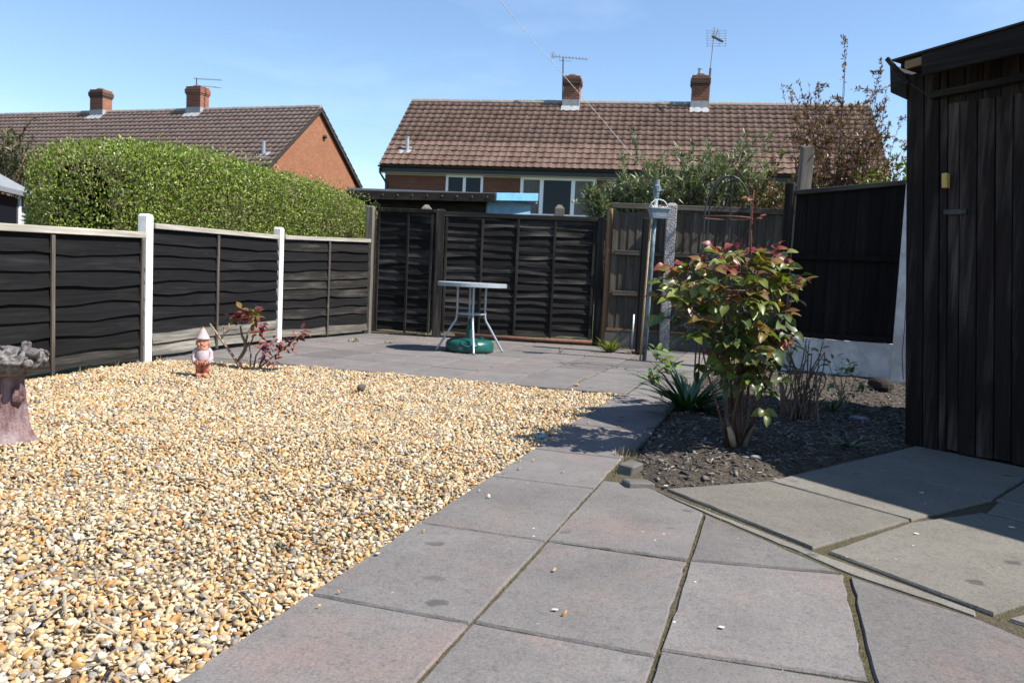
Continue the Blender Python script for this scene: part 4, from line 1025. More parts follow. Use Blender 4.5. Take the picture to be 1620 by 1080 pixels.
b.build('nail_heads', M['rust'], ob)
# dark board fence behind the gate corner
a, c = DP(562,345,GM.y+.9), DP(600,345,GM.y+.9)
MBq = MB().box(0, c.x-a.x, 0, .02, 0, a.z); o = MBq.build('neighbour_board', M['featheredge']); o.location = (a.x, a.y, 0); tag(o, 'short grey board showing between hedge end and gate post', 'board')

# neighbour's shed on the far left ------------------------------------
E1 = DP(44,308,9.6); E0 = DP(-70,277,7.75); E0.z = E1.z; d = (E1-E0).normalized(); nin = Vector((-d.y, d.x, 0))
if nin.x > 0: nin = -nin
nin = Vector((-d.y, d.x, 0))
ns = thing('neighbour_shed', 'pale clad shed with grey felt roof behind the left fence', 'shed', (E0.x, E0.y, 0), math.atan2(d.y, d.x)); Ln_ = (E1-E0).length
T1 = DP(66,302,10.3); zE = E1.z; up = (DP(-2,256,9.4).z-zE)*1.9
b = MB(); b.add([(-.6,-.12,zE),(Ln_,-.12,zE),(Ln_+.10,.5,zE+.10),(Ln_-.9,1.1,zE+up*1.15),(-.6,1.1,zE+up*1.15)], [(0,1,2,3,4)]); b.add([(-.6,-.12,zE-.05),(Ln_,-.12,zE-.05),(Ln_+.10,.5,zE+.05),(Ln_-.9,1.1,zE+up*1.15-.05),(-.6,1.1,zE+up*1.15-.05)], [(4,3,2,1,0)])
b.f += [(0,5,6,1),(1,6,7,2),(2,7,8,3),(3,8,9,4),(4,9,5,0)]; b.build('roof', M['felt'], ns)
n = int((zE-.1)/.11)
wa = PL(24,330,E0,E1)[0]
for i in range(n):
    z0 = .06+i*.11; MB().add([(-.5,-.010,z0),(Ln_-.06,-.010,z0),(Ln_-.06,.012,z0),(-.5,.012,z0),(-.5,.004,z0+.108),(Ln_-.06,.004,z0+.108),(Ln_-.06,.012,z0+.108),(-.5,.012,z0+.108)],
      [(0,3,2,1),(4,5,6,7),(0,1,5,4),(1,2,6,5),(2,3,7,6),(3,0,4,7)]).build('board', M['grey_clad'], ns)
w = MB().box(-.4,wa,-.03,-.014,zE-.55,zE-.08).build('window', M['glass'], ns)
MB().box(wa,wa+.06,-.045,-.013,zE-.60,zE-.06).build('frame', M['white_plastic'], w, bevel=.004)
MB().box(-.4,wa,-.06,-.031,zE-.42,zE-.37).build('glazing_bar', M['white_plastic'], w, bevel=.004)
MB().box(-.5,Ln_-.08,.014,.9,0,zE-.06).build('back_wall', M['dark_wood'], ns)
# ================================================================== TABLE and parasol base
tf, tl, tr_ = G(750,563), G(691,556), G(792,557); tcn = (tl+tr_)/2+Vector((.0,.05,0)); Yt = tcn.y
tt = thing('bistro_table', 'round grey metal bistro table on four bent legs before the gate', 'table', (tcn.x,tcn.y,0))
TZ = DP(745,447,Yt-.0).z; TR = (DP(800,447,Yt).x-DP(690,447,Yt).x)/2
MB().lathe([(TR-.012,TZ-.045),(TR,TZ-.042),(TR,TZ-.004),(TR-.006,TZ),(TR-.02,TZ-.004),(TR-.025,TZ-.030)],48).build('rim', M['table_metal'], tt, smooth=False)
MB().lathe([(TR-.022,TZ-.014),(TR-.022,TZ-.006)],48).build('table_top', M['table_glass'], tt)
fr = .155; foot = (tr_-tl).length/2
angs = [R(-80), R(10), R(100), R(190)]
for a in angs:
    ca, sa = math.cos(a), math.sin(a); P_ = lambda r, z: (r*ca, r*sa, z)
    MB().tube([P_(fr+.04,TZ-.030),P_(fr+.012,TZ-.034),P_(fr,TZ-.06),P_(fr-.002,TZ*.62),P_(fr,TZ*.50),P_(fr+.015,TZ*.44),P_(fr+.045,TZ*.38),P_(foot-.01,.02),P_(foot,.004)],.0125,10).build('leg', M['table_metal'], tt, smooth=True)
rg = [(fr*.93*math.cos(2*math.pi*i/28), fr*.93*math.sin(2*math.pi*i/28), TZ*.55) for i in range(29)]
MB().tube(rg, .009, 8, False).build('ring', M['table_metal'], tt, smooth=True)
MB().lathe([(fr*.90,TZ*.55-.004),(fr*.90,TZ*.55+.004)],28).build('shelf', M['table_glass'], tt)
pb = G(741,556); pbt = thing('parasol_base', 'dark green plastic parasol base standing under the table', 'parasol base', (tcn.x,tcn.y+.0,0), R(8))
pr_ = (DP(780,545,Yt).x-DP(703,545,Yt).x)/2
hh = .135
def pbfn(r, z, w):
    # finger notch towards the viewer
    k = math.exp(-((w-R(250))/.16)**2)+math.exp(-((w-R(70))/.16)**2)
    return (r*(1-.10*k) if .02 < z < .10 else r, z)
MB().lathe([(pr_*.92,0),(pr_*.98,.012),(pr_,.04),(pr_*.99,.085),(pr_*.94,.115),(pr_*.84,.132),(pr_*.6,.140),(pr_*.3,.142),(.06,.15)],48,None,pbfn).build('tank', M['green_plastic'], pbt, smooth=True)
MB().lathe([(.045,.14),(.042,.24),(.036,.245),(.036,.30),(.040,.30),(.040,.315),(.028,.315),(.028,.36),(.020,.36)],18).build('collar', M['green_plastic'], pbt)
MB().tube([(-.10,-pr_*.80,.125),(-.115,-pr_*.98,.10),(-.06,-pr_*1.06,.075),(.02,-pr_*1.06,.075),(.06,-pr_*.98,.095),(.05,-pr_*.82,.125)],.013,8).build('handle', M['green_plastic'], pbt, smooth=True)
MB().lathe([(.028,.13),(.03,.155),(.02,.16)],12,Matrix.Translation((pr_*.5,.05,0))).build('filler_cap', M['green_plastic'], pbt)

# ================================================================== GNOME
gg = G(320,596); gn = thing('garden_gnome', 'faded garden gnome in pale hat with orange trousers on gravel', 'gnome', (gg.x,gg.y,.0), R(12))
k = (DP(320,519,gg.y).z)/.41
coral = m_plain('gnome_coral', (.46,.165,.10), .8, .2, .28, 30); pale = m_plain('gnome_pale', (.40,.325,.34), .8, .2, .25, 30)
skin = m_plain('gnome_skin', (.46,.19,.125), .75, .25, .2, 35); hatm = m_plain('gnome_hat', (.42,.34,.345), .8, .2, .25, 30)
def gm(name, m, f, par=gn, sm=True):
    b = MB(); f(b); wx_ = .88 if name in ('hat','head','beard','eyes','eyebrows','mouth','hat_tip') else .72; b.v = [(x*k*wx_,y*k*.88,z*k) for x,y,z in b.v]; return b.build(name, m, par, smooth=sm)
def bend(b):
    for s in (-1,1):
        b.tube([(s*.036,0,.028),(s*.038,0,.07),(s*.040,0,.115),(s*.030,0,.15)],[.036,.037,.043,.045],14)
gm('trousers', coral, bend)
def bootf(b):
    for s in (-1,1): b.ell((s*.038,-.022,.017),(.033,.055,.024),14,8)
gm('boots', coral, bootf)
gm('jacket', pale, lambda b: b.lathe([(.060,.105),(.080,.125),(.088,.155),(.086,.19),(.076,.22),(.062,.243),(.04,.258)],22,Matrix.Diagonal((1,.86,1,1))))
gm('belt', coral, lambda b: b.lathe([(.085,.118),(.087,.122),(.0875,.134),(.085,.138)],22,Matrix.Diagonal((1,.87,1,1))))
for s in (-1,1):
    gm('arm', pale, lambda b: b.tube([(s*.062,0,.235),(s*.088,-.005,.205),(s*.097,-.012,.165),(s*.085,-.045,.137),(s*.068,-.066,.132)],[.024,.028,.027,.025,.022],12))
    def hand(b):
        b.ell((s*.058,-.074,.131),(.016,.014,.017),10,7)
        for q_ in range(4): b.tube([(s*.052,-.082,.142-q_*.008),(s*.040,-.086,.140-q_*.008),(s*.034,-.082,.138-q_*.008)],[.0052,.005,.004],6)
        b.tube([(s*.058,-.082,.145),(s*.052,-.090,.152),(s*.045,-.090,.154)],[.006,.0055,.004],6)
    gm('hand', skin, hand)
def headf(b):
    b.ell((0,0,.288),(.056,.054,.062),20,14)
    b.ell((0,-.055,.283),(.014,.014,.013),12,8)
    for s in (-1,1): b.ell((s*.026,-.042,.277),(.020,.017,.016),12,8); b.ell((s*.056,0,.285),(.010,.014,.019),10,7)
hd = gm('head', skin, headf)
def eyef(b):
    for s in (-1,1): b.ell((s*.021,-.0475,.302),(.0075,.005,.0055),10,6)
gm('eyes', m_plain('gnome_eye', (.10,.06,.05), .5), eyef, hd)
def browf(b):
    for s in (-1,1): b.tube([(s*.010,-.051,.311),(s*.022,-.050,.316),(s*.034,-.043,.312)],[.004,.005,.003],6)
gm('eyebrows', pale, browf, hd)
def beardf(b):
    b.ell((0,-.020,.243),(.053,.045,.042),20,12,None,lambda p: 1+.05*math.sin(9*math.atan2(p.y,p.x)+3*p.z))
    for s in (-1,1): b.ell((s*.018,-.055,.268),(.020,.009,.008),10,6)
gm('beard', m_plain('gnome_beard', (.46,.215,.15), .8, .2, .22, 40), beardf, hd)
gm('mouth', coral, lambda b: b.tube([(-.013,-.062,.258),(0,-.065,.255),(.013,-.062,.258)],.003,6), hd)
gm('hat', hatm, lambda b: b.lathe([(.056,.318),(.064,.316),(.066,.326),(.060,.333),(.050,.350),(.037,.373),(.023,.395),(.012,.412),(.006,.418)],20))
gm('hat_tip', coral, lambda b: b.ell((.0,-.002,.409),(.014,.014,.013),12,8))

# ================================================================== BIRD BATH
bb = G(0,698); kb = DP(20,522,bb.y).z/.57*.95
bt2 = thing('bird_bath', 'tree stump shaped bird bath with rough bowl on the gravel', 'bird bath', (bb.x,bb.y,-.02))
t = NT('birdbath_stone', .85, .25); v1 = t.map(t.obj, (26,26,5)); n1 = t.noise(v1, 1, 6, .65); n2 = t.noise(t.obj, 70, 4, .7); n3 = t.noise(t.obj, 7, 4, .6)
c = t.mix(t.ramp(n1, [(.38,0),(.6,1)]), (.075,.030,.034), (.25,.165,.165)); c = t.mix(t.ramp(n3, [(.5,0),(.68,.7)]), c, (.32,.28,.275)); t.col(c); t.bump(t.math('ADD', n1, t.math('MULTIPLY', n2, .5)), .9, .02); bbm = t.m
t = NT('birdbath_bowl', .85, .25); n1 = t.noise(t.obj, 24, 6, .7); c = t.mix(t.ramp(n1, [(.38,0),(.62,1)]), (.06,.048,.045), (.25,.23,.22)); t.col(c); t.bump(n1, 1.0, .02); bowlm = t.m
def trunkf(r, z, w):
    f = 1+.09*math.sin(5*w+1.0+z*2)+.05*math.sin(9*w+.4)+.025*math.sin(17*w+z*9)
    rt_ = max(0, .09-z)/.09; f += rt_*rt_*(.22*max(0, math.sin(4*w+1.3))**2)
    f -= .20*math.exp(-((((w-R(-62)+math.pi) % (2*math.pi))-math.pi)/.055)**2)*(1 if .02 < z < .5 else .3)
    return r*f, z
pf = [(.195,-.02),(.18,.015),(.158,.05),(.140,.10),(.130,.16),(.124,.22),(.118,.28),(.112,.34),(.112,.38),(.125,.42)]
MB().lathe([(r*kb,z*kb) for r,z in pf],72,None,lambda r,z,w: trunkf(r,z/kb,w) if False else (trunkf(r,z/kb,w)[0], z)).build('pedestal', bbm, bt2, smooth=True)
for nm, pts_, rad_ in (('knot',[(.09,-.03,.245),(.128,-.04,.262),(.158,-.045,.275)],[.038,.022,.007]),('root',[(.08,-.08,.02),(.16,-.13,.006),(.23,-.16,-.002),(.28,-.17,-.012)],[.03,.022,.014,.006])):
    MB().tube([tuple(c*kb for c in p) for p in pts_],[r*kb for r in rad_],10).build(nm, bbm, bt2, smooth=True)
def bowlf(r, z, w):
    n = .05*math.sin(7*w+.6)+.035*math.sin(13*w+2)+.02*math.sin(29*w+z*50)
    zz = z+(.012*math.sin(11*w)+.010*math.sin(23*w+1))*kb*(1 if z > .44*kb else 0)
    return r*(1+n), zz
pf = [(.13,.385),(.165,.40),(.195,.425),(.212,.455),(.218,.485),(.210,.505),(.195,.508),(.180,.492),(.12,.47),(.02,.465)]
bw = MB().lathe([(r*kb,z*kb) for r,z in pf],64,None,bowlf).build('bowl', bowlm, bt2, smooth=True)
def logs(b):
    r_ = random.Random(3)
    for i in range(15):
        a = 2*math.pi*i/15+.2; r0 = .205; z0 = .482+r_.uniform(-.03,.03); l = r_.uniform(.05,.09); tl = r_.uniform(-.35,.35)
        tng = Vector((-math.sin(a), math.cos(a), tl)); p = Vector((r0*math.cos(a), r0*math.sin(a), z0))
        b.tube([p-tng*l, p+Vector((math.cos(a),math.sin(a),0))*.012, p+tng*l],[.010,.015,.010],8)
b = MB(); logs(b); b.v = [(x*kb,y*kb,z*kb) for x,y,z in b.v]; b.build('carved_rim', bowlm, bw, smooth=True)
def stub(b):
    b.tube([(.165,-.05,.495),(.172,-.055,.545),(.160,-.055,.572)],[.026,.024,.012],10)
    b.tube([(.172,-.055,.540),(.196,-.06,.568)],[.020,.010],10)
    b.tube([(.15,-.06,.50),(.20,-.07,.517),(.245,-.08,.512)],[.026,.028,.022],10)
    b.tube([(.19,-.09,.455),(.222,-.12,.462),(.235,-.13,.47)],[.024,.026,.020],10)
b = MB(); stub(b); b.v = [(x*kb,y*kb,z*kb) for x,y,z in b.v]; b.build('branch_stub', bowlm, bw, smooth=True)

# ================================================================== EDGING, SMALL THINGS
def block(label, p, w, d, h, e, m='concrete'):
    r_ = random.Random(hash(label) % 999); b = MB().box(-w/2,w/2,-d/2,d/2,-h,0); b.v = [(x+r_.uniform(-.008,.008),y+r_.uniform(-.008,.008),z) for x,y,z in b.v]
    o = b.build('edging_block', M[m], bevel=.006); o.location = p; o.rotation_euler = e; return tag(o, label, 'edging block', 'edging blocks along the bed')
ang = math.pi/2-YAW
p = G(1000,733,.03); block('tilted concrete edging block standing at the bed corner', (p.x,p.y,.032), .15, .065, .11, (.10,.05,ang-.25))
p = G(1009,757,.03); block('flat concrete edging block lying nearest the tan slabs', (p.x,p.y,.022), .12, .085, .10, (-.03,.05,.25))
for i, (u, lab) in enumerate(((5.0,'low concrete edging strip beside the rose shadow on the path'),(5.75,'low concrete edging strip in front of the strap leaved clump'),(6.5,'low concrete edging strip farthest along the path edge'))):
    p = UV(u, -.735); block(lab, (p.x,p.y,.018), .62, .05, .09, (random.uniform(-.03,.03),random.uniform(-.01,.01),ang+random.uniform(-.02,.02)))
def rock(name, label, p, r, col, seed=1):
    r_ = random.Random(seed); ax = [Vector((r_.gauss(0,1),r_.gauss(0,1),r_.gauss(0,1))).normalized() for _ in range(8)]; cc = [r_.uniform(.55,.85) for _ in ax]
    def f(v):
        s = 1.0
        for a, c in zip(ax, cc):
            q_ = v.dot(a)
            if q_ > c: s = min(s, c/q_)
        return s
    o = MB().ell((0,0,0), r, 16, 11, None, f).build(name, m_plain(name+'_m', col, .85, .2, .3, 30, 0, .3)); o.location = p; o.rotation_euler = (0,0,r_.uniform(0,6)); return tag(o, label, 'stone')
p = G(572,618); rock('stone', 'dark rounded stone on the gravel in front of the table', (p.x,p.y,.02), (.036,.03,.03), (.10,.085,.075), 2)
p = G(1392,622); rock('stone', 'dark brown rough stone lying in front of the white wall', (p.x,p.y,.05), (.13,.10,.09), (.03,.024,.021), 3)
p = G(1361,669); rock('stone', 'flat pale bluish stone in the shaded bed beside the shed', (p.x,p.y,bed_z(p.x,p.y)+.012), (.075,.045,.022), (.17,.19,.22), 4)
p = G(1195,735); rock('stone', 'small light stone at the front edge of the bed', (p.x,p.y,bed_z(p.x,p.y)+.01), (.028,.022,.018), (.30,.27,.23), 6)
p = G(912,611,.0); rock('stone', 'tiny orange pebble on the patio edge beside a dark crack', (p.x,p.y,.014), (.022,.018,.014), (.50,.28,.14), 7)
# blue clothes peg dropped at the gravel edge
p = G(857,689,.02); pt = thing('clothes_peg', 'bright blue plastic clothes peg dropped at the gravel edge', 'peg', (p.x,p.y,.016), 1.0)
bl = m_plain('peg_blue', (.05,.30,.42), .4, .5, .05)
for s in (-1,1): MB().box(-.036,.036,s*.007-.005,s*.007+.005,-.006,.006).build('jaw', bl, pt, bevel=.002)
MB().tube([(.0,-.014,0),(.004,0,.009),(.0,.014,0)],.002,6).build('spring', M['galv'], pt)
# bird droppings / pale scraps
def scrap(label, px, py, r, col, z=.003):
    p = G(px, py); r_ = random.Random(px); n = 9
    r *= .7; b = MB().prism([(r*(1+r_.uniform(-.4,.3))*math.cos(6.283*i/n)*1.5, r*(1+r_.uniform(-.4,.3))*math.sin(6.283*i/n)) for i in range(n)], 0, .0008)
    o = b.build('pale_scrap', m_plain('scrap_%d' % px, col, .9, .1, .2, 60)); o.location = (p.x,p.y,.0046 if z < .01 else .0062); tag(o, label, 'scrap', 'pale scraps on the paving')
for lab, px, py, r, c, z in (('white scrap on the middle slab in the foreground',878,966,.007,(.55,.55,.53),.003),('pale round spot on the shaded tan slab',1458,781,.012,(.55,.53,.5),.022),('white spot near right edge of the tan paving',1600,836,.014,(.6,.6,.57),.012),
                          ('white spot on the tan slab just inside its upper edge',1449,846,.010,(.6,.6,.57),.012),('white fleck on the foreground slab near its left joint',1141,994,.008,(.6,.6,.6),.004),('white fleck between the bed and the tan slab',1054,770,.010,(.65,.63,.6),.024)):
    scrap(lab, px, py, r, c, z)
# bamboo leaf like curl on tan slab
pz = [(1434,470),(1431,520),(1427,560),(1429,600)]
tag(MB().tube([DP(x,y,pw_.y-.12) for x, y in pz], .004, 6).build('loose_wire', M['black_plastic'], smooth=True), 'thin black wire hanging down the white pillar', 'wire')
# garden obelisk behind the rose
ob0 = G(1150,610); oY = W2(2.35,8.9).y
L0, R0 = DP(1113,345,oY), DP(1189,345,oY); top_ = DP(1152,278,oY); c0 = (L0+R0)/2; rw = (R0-L0).length/2
obl = thing('garden_obelisk', 'black wire garden obelisk with domed top rising behind the rose', 'obelisk', (c0.x,oY,0))
zs_, za = c0.z, top_.z
for a in (R(8), R(70), R(128), R(188), R(248), R(308)):
    if a > R(200): continue
    ca, sa = math.cos(a), math.sin(a); pts = [(rw*ca*1.0,rw*sa*1.0,-.02),(rw*ca,rw*sa,zs_*.6)]
    for i in range(9):
        th = i/8*math.pi/2; pts.append((rw*ca*math.cos(th), rw*sa*math.cos(th), zs_+.02+(za-zs_-.02)*math.sin(th)))
    MB().tube(pts, .008, 6).build('rod', M['black_iron'], obl, smooth=True)
for z in (zs_, zs_*.55):
    MB().tube([(rw*math.cos(2*math.pi*i/24)*1.005, rw*math.sin(2*math.pi*i/24)*1.005, z) for i in range(25)], .006, 6, False).build('hoop', M['rust'], obl, smooth=True)
# short grey pipe by the yucca
p = G(999,552); zt = DP(1000,497,p.y).z; o = MB().tube([(0,0,-.03),(.004,0,zt)], .013, 8).build('metal_stake', M['galv'], smooth=True); o.location = p; tag(o, 'short grey metal stake beside the spiky plant', 'stake')
# weathered upright board behind the black panel
wb0 = DP(1268,300,W2(0,11.2).y); wb1 = DP(1264,222,wb0.y)
b = MB().box(-.07,.07,-.03,.03,0,wb1.z-.06); b.v = [(x+(.035 if z > 1 else 0)+(random.uniform(-.012,.012)),y,z+(random.uniform(-.05,.04) if z > 1 else 0)) for x,y,z in b.v]
o = b.build('weathered_plank', M['post_wood'], bevel=.01); o.location = (wb0.x,wb0.y,0); tag(o, 'tall weathered grey plank standing behind the black panel', 'plank')
# things showing through the shrubs behind the boarded fence
a = DP(1190,322,W2(0,12.9).y); t = thing('red_crate', 'red slatted thing half hidden behind the boarded fence', 'crate', (a.x,a.y,0))
for i in range(4):
    MB().box(-.20,.20,-.02,.0,a.z-.30+i*.06,a.z-.25+i*.06).build('slat', m_plain('red_%d' % i, (.26,.03,.026), .6), t, bevel=.004)
for s in (-.18,.14): MB().box(s,s+.04,.002,.03,0,a.z-.06).build('stake', m_plain('redp%d' % int(s*100), (.30,.03,.028), .6), t)
a = DP(1120,305,W2(0,14.2).y); o = MB().box(-.13,.13,-.02,.02,a.z-.25,a.z+.08,Euler((0,.5,0)).to_matrix().to_4x4() if False else None).build('blue_board', M['blue_paint'], bevel=.01); o.location = (a.x,a.y,0); tag(o, 'pale blue board half hidden in the shrub behind the fence', 'board')
# ================================================================== PLANTS
def unit(a): return a/np.maximum(np.linalg.norm(a, axis=-1, keepdims=True), 1e-9)
def leaf_cloud(name, P, D, N, Ln, asp, C, m, parent=None, fold=.25, droop=.0):
    """folded diamond leaves: base P, axis D, normal N"""
    D = unit(D); Sd = unit(np.cross(N, D)); N = np.cross(D, Sd); Ln = np.asarray(Ln)[:, None]; W = Ln*asp*.5
    b = P; tp = P+D*Ln-N*Ln*droop; md = P+D*Ln*.45
    l = md+Sd*W+N*W*fold; r = md-Sd*W+N*W*fold
    V = np.stack([b, l, tp, r], 1).reshape(-1, 3); n = len(P)
    F = np.concatenate([np.array([[0,2,1]])+4*np.arange(n)[:,None], np.array([[0,3,2]])+4*np.arange(n)[:,None]])
    if parent is not None:
        V = V-np.array(parent.location)[None]
    return link(name, np_mesh(name, V, F, np.repeat(C, 4, 0)), m, parent)
def pal_pick(pal, w, n, jit=.25):
    pal = np.array(pal); w = np.array(w, float); w /= w.sum()
    return np.clip(pal[rng.choice(len(pal), n, p=w)]*rng.uniform(1-jit, 1+jit, (n,1)), 0, 1)
def bez(a, c, b, n=7, jit=.0):
    out = []
    for i in range(n):
        t = i/(n-1); p = a*(1-t)**2+c*2*t*(1-t)+b*t*t
        if 0 < i < n-1: p = p+Vector((random.gauss(0,jit),random.gauss(0,jit),random.gauss(0,jit)))
        out.append(p)
    return out
def leaf_mesh(L, W, fold=.25, droop=.15, n=4, wav=.0, tipw=.0, pw=.8):
    b = MB(); vs = []; fs = []
    for i in range(n+1):
        t = i/n; w = W*.5*max(tipw if i == n else 0, math.sin(math.pi*min(1, t**pw))) if i else W*.06
        y = L*t; z = -droop*L*t*t
        vs += [(-w, y, z+w*fold+wav*math.sin(t*9)), (0, y, z), (w, y, z+w*fold-wav*math.sin(t*9+1))]
    for i in range(n):
        fs += [(i*3, i*3+1, i*3+4, i*3+3), (i*3+1, i*3+2, i*3+5, i*3+4)]
    return b.add(vs, fs)
def orient(d, n):
    d = Vector(d).normalized(); n = Vector(n); x = d.cross(n)
    if x.length < 1e-4: x = d.cross(Vector((1,.2,.1)))
    x.normalize(); z = x.cross(d); return Matrix((x, d, z)).transposed().to_euler()
_lm = {}
def leaf_obj(parent, mkey, kind, p, d, n, s=1.0):
    key = (mkey, kind)
    if key not in _lm:
        prm = {'rose0': (.066,.042,.45,.35,6,.002), 'rose1': (.072,.044,.25,.55,6,.003), 'rose2': (.058,.036,.65,.15,6,.002), 'small0': (.05,.026,.3,.2,4), 'small1': (.045,.022,.15,.4,4)}[kind]
        me = leaf_mesh(*prm).mesh('leaf', smooth=True); me.materials.append(M[mkey]); _lm[key] = me
    o = bpy.data.objects.new('leaf', _lm[key]); COL.objects.link(o); o.parent = parent
    o.location = Vector(p)-parent_loc(parent); o.rotation_euler = orient(d, n); o.scale = (s, s, s); return o
def parent_loc(o):
    v = Vector(o.location)
    while o.parent: o = o.parent; v += o.location
    return v
def stems(name, m, lines, parent, n=6):
    b = MB()
    for pts, rad in lines: b.tube(pts, rad, n)
    return b.build(name, m, parent, smooth=True, world=True)

# ---- privet hedge behind the left fence
hA, hB = P1+Vector((-.98,.2,0))*.86, P3+Vector((-.98,.2,0))*.80
hd_ = (hB-hA); hd_.z = 0; LHg = hd_.length; hd_.normalize(); hn = Vector((hd_.y,-hd_.x,0))
def s_at(x, y=300): return PL(x, y, hA, hB)[0]
prof = [(74,298),(80,266),(92,242),(115,228),(200,221),(250,226),(300,237),(350,250),(400,264),(450,279),(500,296),(540,314),(562,330),(577,352)]
ps = []
for x, y in prof: s, z = PL(x, y, hA, hB); ps.append((s, z))
ps = np.array(ps); s0, s1 = ps[0,0]-.05, ps[-1,0]+.02
hedge = thing('hedge', 'long clipped green privet hedge behind the black side fence', 'hedge', (hA.x, hA.y, 0))
n = 90000
ss = rng.uniform(s0, s1, n); zt = np.interp(ss, ps[:,0], ps[:,1]); hw = .50*np.clip(np.minimum((ss-s0)/.35, (s1-ss)/.5), .05, 1)**.5; endv = (ss < s0+.55) & (rng.random(n) < .6) | (ss > s1-.2)
th = rng.uniform(-.15, np.pi*1.0, n); dep = 1-np.abs(rng.normal(0,.085,n))+rng.normal(0,.02,n)
cx_ = np.sign(np.cos(th))*np.abs(np.cos(th))**.55; cz_ = np.sign(np.sin(th))*np.abs(np.sin(th))**.6
zb = .75; lat = cx_*hw*dep; zz = zb+(zt-zb)*np.where(cz_ > 0, cz_*(1-(1-dep)*.6), cz_*.0+.0)
low = rng.random(n) < .45; zz = np.where(low & (np.abs(cx_) > .2), rng.uniform(zb+.1, zt-.10, n), zz); lat = np.where(low, np.sign(cx_)*hw*dep*np.where(zz > zt-.25, .93, 1), lat)
lat = np.where(endv, rng.uniform(-1,1,n)*hw, lat); zz = np.where(endv & (rng.random(n) < .6), rng.uniform(zb, zt-.03, n), zz)
bump_ = (vnoise(np.stack([ss*3, zz*3], 1), 1.0, 8)-.5)*.12
lat = lat*(1+bump_); zz = zz+bump_*.4*(zz > zt-.3)
hdv, hnv = np.array(hd_), np.array(hn)
P = np.array([hA.x, hA.y, 0])+ss[:,None]*hdv+lat[:,None]*hnv; P[:,2] = zz
Nn = unit(lat[:,None]*hnv/.5+np.array([0,0,1])*np.clip((zz-zb)/(zt-zb+.01), 0, 1)[:,None]**2*1.2+rng.normal(0,.45,(n,3)))
Dd = unit(rng.normal(0,.7,(n,3))+np.array([0,0,.75])+Nn*.5)
patch = vnoise(np.stack([ss*1.7, zz*2.2], 1), 1.0, 9)
C = pal_pick([(.16,.22,.027),(.205,.265,.038),(.11,.16,.023),(.27,.305,.058),(.072,.11,.021)], [5,5,4,2.4,2], n)
br = (rng.random(n) < np.clip((patch-.45)*1.0, .05, .36)); C[br] = pal_pick([(.22,.165,.105),(.30,.24,.16),(.15,.11,.075)], [1,1,1], int(br.sum()))
Ln = rng.uniform(.022,.040,n); asp = np.where(br, .12, .5)[:,None]
leaf_cloud('foliage', P, Dd, Nn, np.where(br, Ln*1.8, Ln), asp, C, M['leaf_v'], hedge)
# inner twig mass
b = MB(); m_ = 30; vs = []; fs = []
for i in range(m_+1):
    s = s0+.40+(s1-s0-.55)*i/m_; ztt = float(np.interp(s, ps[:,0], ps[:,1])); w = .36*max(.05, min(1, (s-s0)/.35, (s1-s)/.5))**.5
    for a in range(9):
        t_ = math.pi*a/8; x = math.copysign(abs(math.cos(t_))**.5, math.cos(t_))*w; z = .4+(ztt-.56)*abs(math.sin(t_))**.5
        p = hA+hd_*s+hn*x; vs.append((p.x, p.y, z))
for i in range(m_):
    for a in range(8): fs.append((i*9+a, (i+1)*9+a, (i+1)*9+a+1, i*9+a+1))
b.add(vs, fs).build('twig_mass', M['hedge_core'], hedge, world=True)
ln = []
for i in range(14):
    s = s0+.2+(s1-s0-.4)*i/13; p = hA+hd_*s; ln.append(([p+Vector((0,0,-.05)), p+Vector((.02,0,.5))], [.03,.02]))
stems('stems', M['bark'], ln, hedge)

# ---- generic leafy shrub with real branches
def shrub(name, label, cat, base, tips, r0, stemm, leafn, Lr, asp, pal, w, spread=.06, spray=.12, up=.5, nodes=3, droop=.1, twigs=2, leafmat='leaf_v', fold=.25):
    t = thing(name, label, cat, (base.x, base.y, 0)); lines = []; ends = []
    for tp in tips:
        c = base.lerp(tp, .5)+Vector((random.gauss(0,spread),random.gauss(0,spread),(tp.z-base.z)*.12))
        b0 = base+Vector((random.gauss(0,.03),random.gauss(0,.03),0)); pts = bez(b0, c, tp, 7, spread*.12)
        r = r0*random.uniform(.6,1.1); lines.append((pts, [r*(1-.85*i/6) for i in range(7)]))
        for _ in range(twigs):
            q = pts[random.randint(4,6)].lerp(pts[6], .3); e = q+Vector((random.gauss(0,spray),random.gauss(0,spray),abs(random.gauss(0,spray))*.9)); lines.append(([q, q.lerp(e,.5)+Vector((0,0,.01)), e], [r*.4,r*.3,r*.15])); ends.append((q, e))
        ends.append((pts[5], pts[6]))
    stems('trunk', stemm, lines, t, 5)
    k = len(ends); idx = rng.integers(0, k, leafn); a = np.array([e[0][:] for e in ends])[idx]; b_ = np.array([e[1][:] for e in ends])[idx]
    tt_ = rng.random((leafn,1))**.6; P = a+(b_-a)*tt_+rng.normal(0,.010,(leafn,3)); ax = unit(b_-a)
    D = unit(ax*.6+rng.normal(0,.75,(leafn,3))+np.array([0,0,up])); N = unit(rng.normal(0,.5,(leafn,3))+np.array([0,0,1.0]))
    leaf_cloud('crown', P, D, N, rng.uniform(*Lr, leafn), asp, pal_pick(pal, w, leafn), M[leafmat], t, fold, droop)
    return t
def tips_in(poly, n, Y0, dY, dens=None):
    out = []; xs_ = [p[0] for p in poly]; ys_ = [p[1] for p in poly]
    while len(out) < n:
        x, y = random.uniform(min(xs_), max(xs_)), random.uniform(min(ys_), max(ys_))
        if not pip(np.array([[x, y]]), poly)[0]: continue
        if dens and random.random() > dens(x, y): continue
        out.append(DP(x, y, Y0+random.uniform(-dY, dY)))
    return out
YB = W2(0,13.6).y
ol = [(.13,.16,.085),(.18,.21,.115),(.09,.115,.06),(.25,.275,.17),(.26,.235,.14)]
b0 = DP(962,330,YB); b0.z = 0
